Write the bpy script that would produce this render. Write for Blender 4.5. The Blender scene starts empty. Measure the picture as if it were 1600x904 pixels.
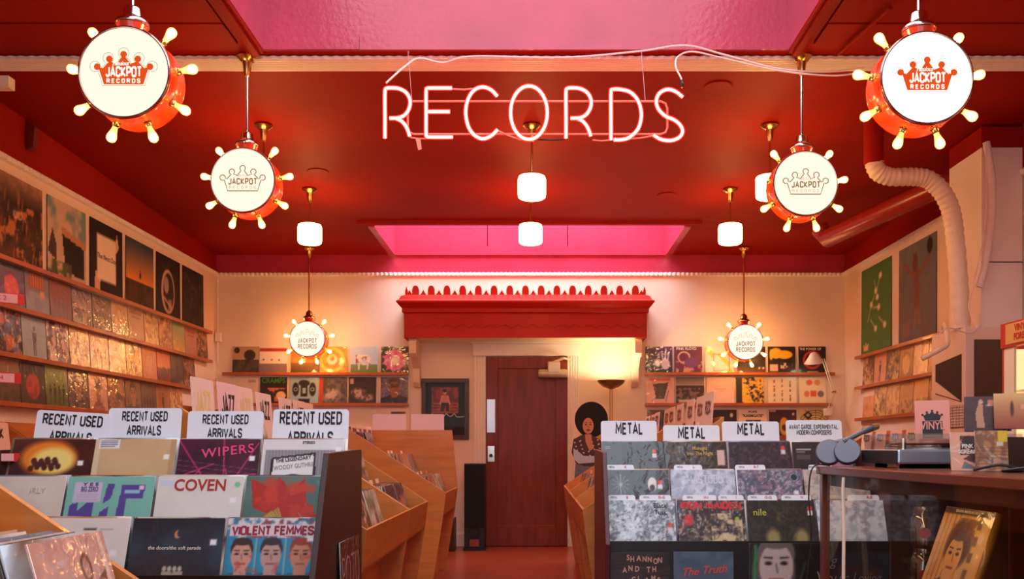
import bpy, math, random
import numpy as np
from mathutils import Vector, Matrix
random.seed(7)
PI = math.pi
R = math.radians
SC = bpy.context.scene
COL = SC.collection
# ------------------------------------------------------------------ camera, world, exposure
F, CX, CY, EYE = 1400.0, 838.0, 703.0, 1.08
cam = bpy.data.cameras.new('camera'); camo = bpy.data.objects.new('camera', cam); COL.objects.link(camo)
camo.location = (0, 0, EYE); camo.rotation_euler = (PI/2, 0, 0)
cam.sensor_width = 36; cam.lens = 36*F/1600
cam.shift_x = (800-CX)/1600; cam.shift_y = (CY-452)/1600
cam.clip_start = 0.02; cam.clip_end = 100
SC.camera = camo
w = bpy.data.worlds.new('world'); SC.world = w; w.use_nodes = True
w.node_tree.nodes['Background'].inputs[0].default_value = (0.75, 0.86, 1.0, 1)
w.node_tree.nodes['Background'].inputs[1].default_value = 1.0
SC.view_settings.view_transform = 'Standard'; SC.view_settings.look = 'None'
SC.view_settings.exposure = 0.0; SC.view_settings.gamma = 1.0; SC.view_settings.use_curve_mapping = False
SC.cycles.max_bounces = 8; SC.cycles.diffuse_bounces = 4; SC.cycles.glossy_bounces = 4
SC.cycles.transmission_bounces = 6; SC.cycles.transparent_max_bounces = 12
SC.cycles.caustics_reflective = False; SC.cycles.caustics_refractive = False
SC.cycles.sample_clamp_indirect = 6.0

def area(name, loc, rot, sx, sy, power, col, spread=180):
    l = bpy.data.lights.new(name, 'AREA'); l.shape = 'RECTANGLE'; l.size = sx; l.size_y = sy
    l.energy = power; l.color = col; l.spread = R(spread)
    o = bpy.data.objects.new(name, l); COL.objects.link(o); o.location = loc; o.rotation_euler = rot; return o
# daylight that enters through the two roof lights and the shop front behind the camera
area('daylight_front_rooflight', (-0.06, 1.66, 4.56), (0, 0, 0), 3.0, 7.2, 205, (0.80, 0.90, 1.0))  # stretched past the camera, unseen, to put daylight glare on the front sleeves
area('daylight_back_rooflight', (-0.06, 9.46, 4.56), (0, 0, 0), 3.0, 1.2, 200, (0.78, 0.90, 1.0))
area('daylight_shop_front', (-0.1, -2.9, 1.75), (PI/2, 0, 0), 5.6, 2.1, 45, (0.80, 0.88, 1.0))
WARM = (1.0, 0.60, 0.26)

# ------------------------------------------------------------------ helpers
def lin(c):
    c = np.asarray(c, float)/255.0
    return np.where(c <= 0.04045, c/12.92, ((c+0.055)/1.055)**2.4)
def at(px, py, Y):
    return Vector(((px-CX)*Y/F, Y, EYE+(CY-py)*Y/F))
MATS = {}
def mat(name, rgb, rough=0.5, metal=0.0, coat=0.0, emit=None, estr=0.0, bump=0.0, bscale=40, var=0.0, vscale=6, trans=0.0, alpha=1.0, spec=0.5, stretch=None, srgb=True):
    if name in MATS: return MATS[name]
    m = bpy.data.materials.new(name); m.use_nodes = True; nt = m.node_tree; b = nt.nodes['Principled BSDF']
    c = lin(rgb) if srgb else np.array(rgb)
    b.inputs['Base Color'].default_value = (*c, 1); b.inputs['Roughness'].default_value = rough
    b.inputs['Metallic'].default_value = metal; b.inputs['Coat Weight'].default_value = coat; b.inputs['Coat Roughness'].default_value = 0.1
    b.inputs['Transmission Weight'].default_value = trans; b.inputs['Alpha'].default_value = alpha
    b.inputs['Specular IOR Level'].default_value = spec
    if emit is not None:
        b.inputs['Emission Color'].default_value = (*emit, 1); b.inputs['Emission Strength'].default_value = estr
    if bump or var:
        tc = nt.nodes.new('ShaderNodeTexCoord'); mp = nt.nodes.new('ShaderNodeMapping')
        nt.links.new(tc.outputs['Object'], mp.inputs[0])
        if stretch: mp.inputs['Scale'].default_value = stretch
    if var:
        n = nt.nodes.new('ShaderNodeTexNoise'); n.inputs['Scale'].default_value = vscale; n.inputs['Detail'].default_value = 5
        nt.links.new(mp.outputs[0], n.inputs['Vector'])
        rp = nt.nodes.new('ShaderNodeValToRGB'); rp.color_ramp.elements[0].position = 0.3; rp.color_ramp.elements[1].position = 0.7
        rp.color_ramp.elements[0].color = (*(c*(1-var)), 1); rp.color_ramp.elements[1].color = (*np.minimum(c*(1+var), 1), 1)
        nt.links.new(n.outputs['Fac'], rp.inputs[0]); nt.links.new(rp.outputs[0], b.inputs['Base Color'])
    if bump:
        n = nt.nodes.new('ShaderNodeTexNoise'); n.inputs['Scale'].default_value = bscale; n.inputs['Detail'].default_value = 3
        nt.links.new(mp.outputs[0], n.inputs['Vector'])
        bp = nt.nodes.new('ShaderNodeBump'); bp.inputs['Strength'].default_value = bump; bp.inputs['Distance'].default_value = 0.01
        nt.links.new(n.outputs['Fac'], bp.inputs['Height']); nt.links.new(bp.outputs[0], b.inputs['Normal'])
    MATS[name] = m; return m
def emat(name, rgb, s):
    if name in MATS: return MATS[name]
    m = bpy.data.materials.new(name); m.use_nodes = True; nt = m.node_tree; nt.nodes.clear()
    o = nt.nodes.new('ShaderNodeOutputMaterial'); e = nt.nodes.new('ShaderNodeEmission')
    e.inputs[0].default_value = (*rgb, 1); e.inputs[1].default_value = s; nt.links.new(e.outputs[0], o.inputs[0])
    MATS[name] = m; return m
def glassmat(name, tint=(1, 1, 1), rough=0.03, fac=0.12, glow=None, gs=0):
    # thin pane: mostly clear with a glossy sheen
    if name in MATS: return MATS[name]
    m = bpy.data.materials.new(name); m.use_nodes = True; nt = m.node_tree; nt.nodes.clear()
    o = nt.nodes.new('ShaderNodeOutputMaterial'); t = nt.nodes.new('ShaderNodeBsdfTransparent'); g = nt.nodes.new('ShaderNodeBsdfGlossy')
    t.inputs[0].default_value = (*tint, 1); g.inputs['Roughness'].default_value = rough; mx = nt.nodes.new('ShaderNodeMixShader')
    mx.inputs[0].default_value = fac; nt.links.new(t.outputs[0], mx.inputs[1]); nt.links.new(g.outputs[0], mx.inputs[2]); out = mx
    if glow:
        e = nt.nodes.new('ShaderNodeEmission'); e.inputs[0].default_value = (*glow, 1); e.inputs[1].default_value = gs
        a = nt.nodes.new('ShaderNodeAddShader'); nt.links.new(mx.outputs[0], a.inputs[0]); nt.links.new(e.outputs[0], a.inputs[1]); out = a
    nt.links.new(out.outputs[0], o.inputs[0]); MATS[name] = m; return m
def printmat(name, rough, coat, bump, bscale, spec=0.5):
    m = bpy.data.materials.new(name); m.use_nodes = True; nt = m.node_tree; b = nt.nodes['Principled BSDF']
    a = nt.nodes.new('ShaderNodeAttribute'); a.attribute_name = 'print'; nt.links.new(a.outputs['Color'], b.inputs['Base Color'])
    b.inputs['Roughness'].default_value = rough; b.inputs['Coat Weight'].default_value = coat; b.inputs['Coat Roughness'].default_value = 0.06; b.inputs['Coat IOR'].default_value = 1.46
    b.inputs['Specular IOR Level'].default_value = spec
    if bump:
        tc = nt.nodes.new('ShaderNodeTexCoord'); oi = nt.nodes.new('ShaderNodeObjectInfo'); ad = nt.nodes.new('ShaderNodeVectorMath')
        sc = nt.nodes.new('ShaderNodeVectorMath'); sc.operation = 'SCALE'; sc.inputs['Scale'].default_value = 9.0
        cb = nt.nodes.new('ShaderNodeCombineXYZ'); nt.links.new(oi.outputs['Random'], cb.inputs[0]); nt.links.new(oi.outputs['Random'], cb.inputs[2])
        nt.links.new(cb.outputs[0], sc.inputs[0]); nt.links.new(tc.outputs['Object'], ad.inputs[0]); nt.links.new(sc.outputs[0], ad.inputs[1])
        n = nt.nodes.new('ShaderNodeTexNoise'); n.inputs['Scale'].default_value = bscale; n.inputs['Detail'].default_value = 2.0; n.inputs['Distortion'].default_value = 1.2
        nt.links.new(ad.outputs[0], n.inputs['Vector'])
        bp = nt.nodes.new('ShaderNodeBump'); bp.inputs['Strength'].default_value = bump; bp.inputs['Distance'].default_value = 0.012
        nt.links.new(n.outputs['Fac'], bp.inputs['Height']); nt.links.new(bp.outputs[0], b.inputs['Coat Normal'])
    return m
POLY = printmat('print_in_poly_sleeve', 0.45, 1.0, 0.28, 11)
FOIL = printmat('print_in_crinkled_wrap', 0.35, 1.0, 0.6, 14); FOIL.node_tree.nodes['Principled BSDF'].inputs['Coat IOR'].default_value = 2.4
MATTE = printmat('print_on_paper', 0.6, 0.03, 0, 0, 0.25)

LABELS = {}
def tag(o, label, cat, group=None, kind=None):
    o['label'] = label; o['category'] = cat
    if group: o['group'] = group
    if kind: o['kind'] = kind
    n = len(label.split()); assert 4 <= n <= 16, (label, n)
    if label in LABELS and (not group or LABELS[label] != group): print('DUPLABEL', label)
    LABELS[label] = group
    return o
def struct(o, label=None, cat=None):
    o['kind'] = 'structure'
    if label: o['label'] = label
    if cat: o['category'] = cat
    return o
def link(name, data, parent=None, loc=None, rot=None):
    o = bpy.data.objects.new(name, data); COL.objects.link(o)
    if parent: o.parent = parent
    if loc is not None: o.location = loc
    if rot is not None: o.rotation_euler = rot
    return o
def empty(name, loc=(0, 0, 0), rot=(0, 0, 0), parent=None):
    o = link(name, None, parent, loc, rot); o.empty_display_size = 0.05; return o
def mesh(name, geo, m=None, smooth=False):
    v, f = geo; me = bpy.data.meshes.new(name); me.from_pydata([tuple(p) for p in v], [], f); me.update()
    if m: me.materials.append(m)
    if smooth:
        me.polygons.foreach_set('use_smooth', [True]*len(me.polygons)); me.set_sharp_from_angle(angle=R(40))
    return me
def obj(name, geo, m, parent=None, loc=None, rot=None, smooth=False, bevel=0):
    o = link(name, mesh(name, geo, m, smooth), parent, loc, rot)
    if bevel:
        b = o.modifiers.new('bevel', 'BEVEL'); b.width = bevel; b.segments = 2; b.limit_method = 'ANGLE'
    return o
def box(x0, x1, y0, y1, z0, z1):
    v = [(x0, y0, z0), (x1, y0, z0), (x1, y1, z0), (x0, y1, z0), (x0, y0, z1), (x1, y0, z1), (x1, y1, z1), (x0, y1, z1)]
    return v, [(0, 3, 2, 1), (4, 5, 6, 7), (0, 1, 5, 4), (1, 2, 6, 5), (2, 3, 7, 6), (3, 0, 4, 7)]
def prism(poly, d0, d1, axis='y'):
    # extrude a 2D polygon; axis y: poly in (x,z); axis x: poly in (y,z); axis z: poly in (x,y)
    def p(a, b, d): return (a, d, b) if axis == 'y' else (d, a, b) if axis == 'x' else (a, b, d)
    n = len(poly); v = [p(a, b, d0) for a, b in poly]+[p(a, b, d1) for a, b in poly]
    f = [tuple(range(n)), tuple(range(2*n-1, n-1, -1))]+[(i, i+n, (i+1) % n+n, (i+1) % n) for i in range(n)]
    return v, f
def lathe(prof, seg=24, axis='z'):
    # closed with caps where the radius is not zero
    v = []; f = []; n = len(prof)
    for i in range(seg):
        a = 2*PI*i/seg; c, s = math.cos(a), math.sin(a)
        for r, h in prof:
            v.append((r*c, r*s, h) if axis == 'z' else (r*c, h, r*s) if axis == 'y' else (h, r*c, r*s))
    for i in range(seg):
        j = (i+1) % seg
        for k in range(n-1): f.append((i*n+k, j*n+k, j*n+k+1, i*n+k+1))
    f.append(tuple(i*n for i in range(seg-1, -1, -1))); f.append(tuple(i*n+n-1 for i in range(seg)))
    return v, f
def tube(path, r, seg=8, closed=False):
    P = [Vector(p) for p in path]; n = len(P); v = []; f = []
    rr = r if isinstance(r, (list, tuple)) else [r]*n
    t0 = (P[1]-P[0]).normalized(); up = Vector((0, 0, 1)) if abs(t0.z) < 0.9 else Vector((1, 0, 0))
    nrm = (up-t0*up.dot(t0)).normalized()
    for i in range(n):
        a = P[(i-1) % n] if (i or closed) else P[i]; b = P[(i+1) % n] if (i < n-1 or closed) else P[i]
        t = (b-a).normalized(); nrm = (nrm-t*nrm.dot(t)).normalized(); bi = t.cross(nrm)
        for k in range(seg):
            an = 2*PI*k/seg; v.append(P[i]+(nrm*math.cos(an)+bi*math.sin(an))*rr[i])
    for i in range(n if closed else n-1):
        j = (i+1) % n
        for k in range(seg): f.append((i*seg+k, i*seg+(k+1) % seg, j*seg+(k+1) % seg, j*seg+k))
    if not closed:
        f.append(tuple(range(seg-1, -1, -1))); f.append(tuple((n-1)*seg+k for k in range(seg)))
    return v, f
def spline(pts, sub=6, closed=False):
    P = [Vector(p) for p in pts]; n = len(P); out = []
    for i in range(n if closed else n-1):
        p0 = P[(i-1) % n] if (closed or i) else P[0]; p1 = P[i]; p2 = P[(i+1) % n]; p3 = P[(i+2) % n] if (closed or i < n-2) else P[-1]
        for k in range(sub):
            t = k/sub; out.append(0.5*((2*p1)+(p2-p0)*t+(2*p0-5*p1+4*p2-p3)*t*t+(3*p1-p0-3*p2+p3)*t**3))
    if not closed: out.append(P[-1])
    return out
def join(*geos):
    v = []; f = []
    for gv, gf in geos:
        o = len(v); v += list(gv); f += [tuple(i+o for i in q) for q in gf]
    return v, f
def text(parent, s, size, loc, m, xs=1.0, bold=0.0, rot=(PI/2, 0, 0), align='CENTER', name='lettering', gap=1.0, lines=1.0, shear=0.0, fit=None):
    c = bpy.data.curves.new(name, 'FONT'); c.body = s; c.size = size; c.align_x = align; c.align_y = 'CENTER'
    c.offset = bold*size; c.extrude = 0.0004; c.space_character = gap; c.space_line = lines; c.resolution_u = 3
    c.shear = shear; tmp = bpy.data.objects.new(name, c); me = bpy.data.meshes.new_from_object(tmp); bpy.data.objects.remove(tmp); bpy.data.curves.remove(c)
    me.materials.clear(); me.materials.append(m); o = link(name, me, parent, loc, rot)
    if fit: q = [v.co.x for v in me.vertices]; xs = fit/(max(q)-min(q))
    o.scale = (xs, 1, 1); return o
# a condensed poster alphabet drawn as mitred strokes (unit cap height)
GLY = {'A': [[(.0, 0), (.28, 1), (.56, 0)], [(.1, .3), (.46, .3)]], 'B': [[(0, 0), (0, 1), (.34, 1), (.46, .88), (.46, .64), (.34, .53), (.36, .5), (.5, .4), (.5, .12), (.38, 0), (0, 0)], [(0, .52), (.34, .52)]],
 'C': [[(.5, .72), (.5, .88), (.38, 1), (.12, 1), (0, .88), (0, .12), (.12, 0), (.38, 0), (.5, .12), (.5, .28)]], 'D': [[(0, 0), (0, 1), (.34, 1), (.5, .84), (.5, .16), (.34, 0), (0, 0)]],
 'E': [[(.44, 1), (0, 1), (0, 0), (.44, 0)], [(0, .52), (.38, .52)]], 'F': [[(.44, 1), (0, 1), (0, 0)], [(0, .5), (.38, .5)]],
 'G': [[(.5, .74), (.5, .88), (.38, 1), (.12, 1), (0, .88), (0, .12), (.12, 0), (.5, 0), (.5, .46), (.28, .46)]], 'H': [[(0, 0), (0, 1)], [(.5, 0), (.5, 1)], [(0, .52), (.5, .52)]],
 'I': [[(0, 0), (0, 1)]], 'J': [[(.4, 1), (.4, .14), (.28, 0), (.1, 0), (0, .14), (0, .24)]], 'K': [[(0, 0), (0, 1)], [(.5, 1), (.06, .46), (.52, 0)]], 'L': [[(0, 1), (0, 0), (.42, 0)]],
 'M': [[(0, 0), (.04, 1), (.34, .3), (.64, 1), (.68, 0)]], 'N': [[(0, 0), (0, 1), (.5, 0), (.5, 1)]], 'O': [[(.12, 0), (0, .14), (0, .86), (.12, 1), (.4, 1), (.52, .86), (.52, .14), (.4, 0), (.12, 0)]],
 'P': [[(0, 0), (0, 1), (.36, 1), (.5, .88), (.5, .58), (.36, .44), (0, .44)]], 'R': [[(0, 0), (0, 1), (.36, 1), (.5, .88), (.5, .62), (.36, .5), (0, .5)], [(.26, .5), (.52, 0)]],
 'S': [[(.48, .76), (.48, .88), (.36, 1), (.12, 1), (0, .88), (0, .66), (.1, .55), (.4, .44), (.5, .34), (.5, .12), (.38, 0), (.1, 0), (0, .12), (0, .26)]], 'T': [[(0, 1), (.52, 1)], [(.26, 1), (.26, 0)]],
 'U': [[(0, 1), (0, .14), (.12, 0), (.38, 0), (.5, .14), (.5, 1)]], 'V': [[(0, 1), (.27, 0), (.54, 1)]], 'W': [[(0, 1), (.16, 0), (.36, .7), (.56, 0), (.72, 1)]], 'X': [[(0, 0), (.52, 1)], [(0, 1), (.52, 0)]],
 'Y': [[(0, 1), (.27, .46), (.54, 1)], [(.27, .46), (.27, 0)]], 'Z': [[(0, 1), (.46, 1), (0, 0), (.48, 0)]], ',': [[(.04, .08), (0, -.14)]], ' ': []}
def ribbon(p, w):
    P = [Vector((a, b)) for a, b in p]; n = len(P); cl_ = (P[0]-P[-1]).length < 1e-6 and n > 3
    if cl_: P = P[:-1]; n -= 1
    v = []; f = []
    for i in range(n):
        a = P[i-1] if (i or cl_) else None; b = P[(i+1) % n] if (i < n-1 or cl_) else None
        d0 = (P[i]-a).normalized() if a is not None else None; d1 = (b-P[i]).normalized() if b is not None else None
        if d0 is None: nn = Vector((-d1.y, d1.x)); k = 1; e = -d1*w*.0
        elif d1 is None: nn = Vector((-d0.y, d0.x)); k = 1
        else:
            nn = Vector((-d0.y-d1.y, d0.x+d1.x))
            nn = nn.normalized() if nn.length > 1e-6 else Vector((-d0.y, d0.x)); k = min(1/max(nn.dot(Vector((-d0.y, d0.x))), .35), 2.2)
        for sg_ in (1, -1): q = P[i]+nn*(sg_*w*.5*k); v.append((q.x, q.y, 0))
    for i in range(n if cl_ else n-1):
        j = (i+1) % n; f.append((2*i, 2*i+1, 2*j+1, 2*j))
    return v, f
def block(parent, s, h, fit, loc, m, wt=.17, gap=.24, rot=(PI/2, 0, 0)):
    g = []; x = 0
    for c in s:
        st = GLY[c]
        if not st: x += .34; continue
        for q in st:
            rv, rf = ribbon([(a+x, b*(1-wt)+wt/2) for a, b in q], wt); g.append((rv, rf))
        x += max(a for q in st for a, b in q)+gap
    v, f = join(*g); xs = [p[0] for p in v]; x0, x1 = min(xs), max(xs); k = fit/(x1-x0)
    v = [((p[0]-(x0+x1)/2)*k, (p[1]-.5)*h, 0) for p in v]
    return obj('lettering', (v, f), m, parent, loc, rot)
INK = mat('ink_black', (26, 26, 30), 0.6)
INKW = mat('ink_white', (235, 228, 215), 0.6)
INKR = mat('ink_red', (200, 30, 28), 0.6)

# ------------------------------------------------------------------ printed art: painted onto a fine grid as a colour attribute
class Art:
    def __init__(s, n, bg, seed=0, h=1.0):
        s.n = n; s.rng = np.random.default_rng(seed); nv = max(4, int(n*h))
        s.u, s.v = np.meshgrid(np.linspace(0, 1, n+1), np.linspace(0, 1, nv+1)); s.nv = nv
        s.i = np.ones(s.u.shape+(3,))*np.array(bg, float)
    def put(s, m, c, a=1.0):
        m = np.clip(m, 0, 1)[..., None]*a; s.i = s.i*(1-m)+np.array(c, float)*m; return s
    def rect(s, x0, y0, x1, y1, c, a=1.0):
        k = s.n; d = np.minimum(np.minimum(s.u-x0, x1-s.u), np.minimum(s.v-y0, y1-s.v)); return s.put(d*k+0.5, c, a)
    def ell(s, x, y, rx, ry, c, a=1.0, soft=1.0):
        d = 1-np.sqrt(((s.u-x)/rx)**2+((s.v-y)/ry)**2); return s.put(d*min(rx, ry)*s.n/soft+0.5, c, a)
    def ring(s, x, y, r, t, c, a=1.0):
        d = t/2-np.abs(np.hypot(s.u-x, s.v-y)-r); return s.put(d*s.n+0.5, c, a)
    def line(s, x0, y0, x1, y1, t, c, a=1.0):
        dx, dy = x1-x0, y1-y0; L = dx*dx+dy*dy+1e-9; q = np.clip(((s.u-x0)*dx+(s.v-y0)*dy)/L, 0, 1)
        d = t/2-np.hypot(s.u-x0-q*dx, s.v-y0-q*dy); return s.put(d*s.n+0.5, c, a)
    def poly(s, pts, c, a=1.0):
        ins = np.zeros(s.u.shape, bool); n = len(pts)
        for k in range(n):
            (xa, ya), (xb, yb) = pts[k], pts[(k+1) % n]
            if ya == yb: continue
            ins ^= ((ya > s.v) != (yb > s.v)) & (s.u < (xb-xa)*(s.v-ya)/(yb-ya)+xa)
        return s.put(ins.astype(float), c, a)
    def grad(s, c0, c1, y0=0.0, y1=1.0, a=1.0):
        t = np.clip((s.v-y0)/(y1-y0), 0, 1)[..., None]; g = np.array(c0, float)*(1-t)+np.array(c1, float)*t
        m = ((s.v >= y0) & (s.v <= y1))[..., None]*a; s.i = s.i*(1-m)+g*m; return s
    def noise(s, k=6, oct=3):
        out = np.zeros(s.u.shape); amp = 1; tot = 0
        for o in range(oct):
            kk = k*2**o; g = s.rng.random((kk+2, kk+2)); x = s.u*kk; y = s.v*kk; xi = x.astype(int); yi = y.astype(int); fx = x-xi; fy = y-yi
            fx = fx*fx*(3-2*fx); fy = fy*fy*(3-2*fy)
            out += amp*((g[yi, xi]*(1-fx)+g[yi, xi+1]*fx)*(1-fy)+(g[yi+1, xi]*(1-fx)+g[yi+1, xi+1]*fx)*fy); tot += amp; amp *= 0.55
        return out/tot
    def mottle(s, c, k=6, thr=0.5, soft=6, a=1.0, y0=0, y1=1, x0=0, x1=1):
        m = np.clip((s.noise(k)-thr)*soft+0.5, 0, 1)*((s.v >= y0) & (s.v <= y1) & (s.u >= x0) & (s.u <= x1)); return s.put(m, c, a)
    def grain(s, amt=10):
        s.i = s.i+(s.noise(10, 3)[..., None]-0.5)*2*amt; return s
    def fig(s, x, y, h, c, skin=None):   # standing silhouette
        s.ell(x, y+h*0.92, h*0.07, h*0.085, skin or c); s.poly([(x-h*.14, y+h*.8), (x+h*.14, y+h*.8), (x+h*.1, y+h*.45), (x-h*.1, y+h*.45)], c)
        s.poly([(x-h*.1, y+h*.46), (x-h*.01, y+h*.46), (x-h*.03, y), (x-h*.1, y)], c); return s.poly([(x+h*.01, y+h*.46), (x+h*.1, y+h*.46), (x+h*.1, y), (x+h*.03, y)], c)
    def bust(s, x, y, h, skin, hair, top, glasses=False, dark=(40, 25, 20)):
        s.poly([(x-h*.55, y), (x-h*.5, y+h*.22), (x-h*.16, y+h*.34), (x+h*.16, y+h*.34), (x+h*.5, y+h*.22), (x+h*.55, y)], top)
        s.rect(x-h*.11, y+h*.25, x+h*.11, y+h*.5, skin); s.ell(x, y+h*.77, h*.205, h*.2, hair); s.ell(x, y+h*.63, h*.185, h*.26, skin); s.ell(x, y+h*.90, h*.17, h*.075, hair)
        for e in (-1, 1):
            s.ell(x+e*h*.085, y+h*.67, h*.04, h*.022, dark); s.line(x+e*h*.045, y+h*.73, x+e*h*.13, y+h*.735, h*.02, dark)
            if glasses: s.ring(x+e*h*.085, y+h*.67, h*.06, h*.015, dark)
        s.line(x, y+h*.66, x+h*.015, y+h*.57, h*.02, dark, .5); return s.line(x-h*.07, y+h*.49, x+h*.07, y+h*.49, h*.03, (150, 70, 60))
    def sticker(s, x, y, c=(240, 240, 240), w=.07):
        return s.rect(x, y, x+w, y+w*.9, c)

def sleeve_mesh(art, W=0.315, H=0.315, T=0.005, edge=(205, 195, 180), m=None):
    n, nv = art.n, art.nv; a = np.clip(art.i, 0, 255)
    co = np.zeros(((n+1)*(nv+1)+4, 3)); co[:-4, 0] = ((art.u-0.5)*W).ravel(); co[:-4, 2] = (art.v*H).ravel()
    co[-4:] = [(-W/2, T, 0), (W/2, T, 0), (W/2, T, H), (-W/2, T, H)]
    idx = np.arange((n+1)*(nv+1)).reshape(nv+1, n+1)
    q = np.stack([idx[:-1, :-1], idx[:-1, 1:], idx[1:, 1:], idx[1:, :-1]], -1).reshape(-1, 4)
    A, B, C, D = idx[0, 0], idx[0, -1], idx[-1, -1], idx[-1, 0]; e = (n+1)*(nv+1)
    q = np.vstack([q, [[e, e+3, e+2, e+1], [A, e, e+1, B], [B, e+1, e+2, C], [C, e+2, e+3, D], [D, e+3, e, A]]])
    me = bpy.data.meshes.new('sleeve'); me.vertices.add(len(co)); me.vertices.foreach_set('co', co.ravel())
    me.loops.add(q.size); me.loops.foreach_set('vertex_index', q.ravel().astype(np.int32))
    me.polygons.add(len(q)); me.polygons.foreach_set('loop_start', np.arange(0, q.size, 4, dtype=np.int32))
    me.update(calc_edges=True)
    ca = me.color_attributes.new('print', 'FLOAT_COLOR', 'POINT'); cc = np.ones((len(co), 4)); cc[:-4, :3] = lin(a.reshape(-1, 3)); cc[-4:, :3] = lin(edge)
    ca.data.foreach_set('color', cc.ravel()); me.materials.append(m or POLY); return me

# ------------------------------------------------------------------ room shell
XL, XR, YF, YB = -3.61, 3.48, -3.0, 10.1
def ceil_z(Y): return 3.28+0.035*(YB-Y) if Y > 5.32 else 3.447
TRZ = 3.06
M_WALL = mat('wall_cream_paint', (236, 216, 196), 0.6, bump=0.08, bscale=60, var=0.03, vscale=3)
M_RED = mat('ceiling_red_paint', (0.30, 0.0095, 0.003), 0.6, bump=0.10, bscale=70, var=0.12, vscale=1.6, srgb=False, spec=0.08)
M_REDG = mat('skylight_red_gloss_paint', (0.48, 0.038, 0.080), 0.2, bump=0.22, bscale=34, var=0.12, vscale=2.5, srgb=False)
M_TRIM = mat('trim_white_paint', (242, 232, 220), 0.45)
M_FLOOR = mat('floor_red_linoleum', (146, 50, 22), 0.28, var=0.12, vscale=2.0, bump=0.03, bscale=20)
M_PLY = mat('plywood', (202, 122, 54), 0.42, var=0.14, vscale=3.0, stretch=(1, 1, 9), coat=0.25)
M_PLYE = mat('plywood_edge', (222, 168, 104), 0.5, var=0.1, vscale=30)
M_SHELF = mat('shelf_varnished_wood', (176, 92, 38), 0.35, var=0.15, vscale=5, coat=0.3)
M_DOOR = mat('door_mahogany', (122, 48, 22), 0.42, var=0.22, vscale=3, stretch=(8, 8, 1), coat=0.08, spec=0.25)
M_CHROME = mat('chrome', (225, 215, 205), 0.14, metal=1.0)
M_BRASS = mat('aged_brass', (206, 160, 92), 0.22, metal=1.0)
M_BLACK = mat('black_lacquer', (20, 18, 18), 0.4)
M_DARKW = mat('dark_stained_panel', (58, 30, 24), 0.4, var=0.15, vscale=5)

fl = struct(obj('floor', box(XL-.1, XR+.1, YF-.1, YB+.1, -.1, 0), M_FLOOR), 'worn glossy red brown shop floor', 'floor')
struct(obj('wall_back', box(XL-.1, XR+.1, YB, YB+.1, 0, TRZ), M_WALL), 'cream back wall behind the red door hood', 'wall')
struct(obj('wall_left', box(XL-.1, XL, YF, YB, 0, TRZ), M_WALL), 'cream left wall with record ledges', 'wall')
struct(obj('wall_right', box(XR, XR+.1, YF, YB, 0, TRZ), M_WALL), 'cream right wall with record ledges', 'wall')
struct(obj('wall_left_frieze', box(XL-.1, XL+.004, YF, YB, TRZ, 3.62), M_RED), 'deep red frieze above the left wall', 'wall')
struct(obj('wall_right_frieze', box(XR-.004, XR+.1, YF, YB, TRZ, 3.62), M_RED), 'deep red frieze above the right wall', 'wall')
struct(obj('wall_back_frieze', box(XL-.1, XR+.1, YB-.004, YB+.1, TRZ, 3.31), M_REDG), 'deep red frieze above the back wall', 'wall')
# shop front behind the camera: a wall with one large window opening
fw = struct(obj('wall_front', join(box(XL, XR, YF-.1, YF, 0, .65), box(XL, XR, YF-.1, YF, 2.85, 3.62), box(XL, -2.95, YF-.1, YF, .65, 2.85), box(2.75, XR, YF-.1, YF, .65, 2.85)), M_WALL), 'shop front wall with a wide window', 'wall')
struct(obj('window_1', box(-2.95, 2.75, YF-.06, YF-.04, .65, 2.85), glassmat('shop_window_glass', fac=.06)), 'wide shop front window', 'window')
# ceiling around two roof-light wells
W1 = (-1.619, 1.497, -2.0, 5.32); W2 = (-1.60, 1.465, 8.83, YB)  # front well's unseen run behind the camera is added for sleeve glare
def cslab(x0, x1, y0, y1):
    za, zb = ceil_z(y0), ceil_z(y1)
    v = [(x0, y0, za), (x1, y0, za), (x1, y1, zb), (x0, y1, zb), (x0, y0, za+.12), (x1, y0, za+.12), (x1, y1, zb+.12), (x0, y1, zb+.12)]
    return v, [(0, 3, 2, 1), (4, 5, 6, 7), (0, 1, 5, 4), (1, 2, 6, 5), (2, 3, 7, 6), (3, 0, 4, 7)]
cl = struct(empty('ceiling'), 'deep red painted ceiling with two roof lights', 'ceiling')
for a in ((XL, XR, YF, W1[2]), (XL, W1[0], W1[2], 5.32), (W1[1], XR, W1[2], 5.32), (XL, XR, 5.3201, W2[2]), (XL, W2[0], W2[2], YB), (W2[1], XR, W2[2], YB)):
    obj('ceiling_panel', cslab(*a), M_RED, cl)
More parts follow.
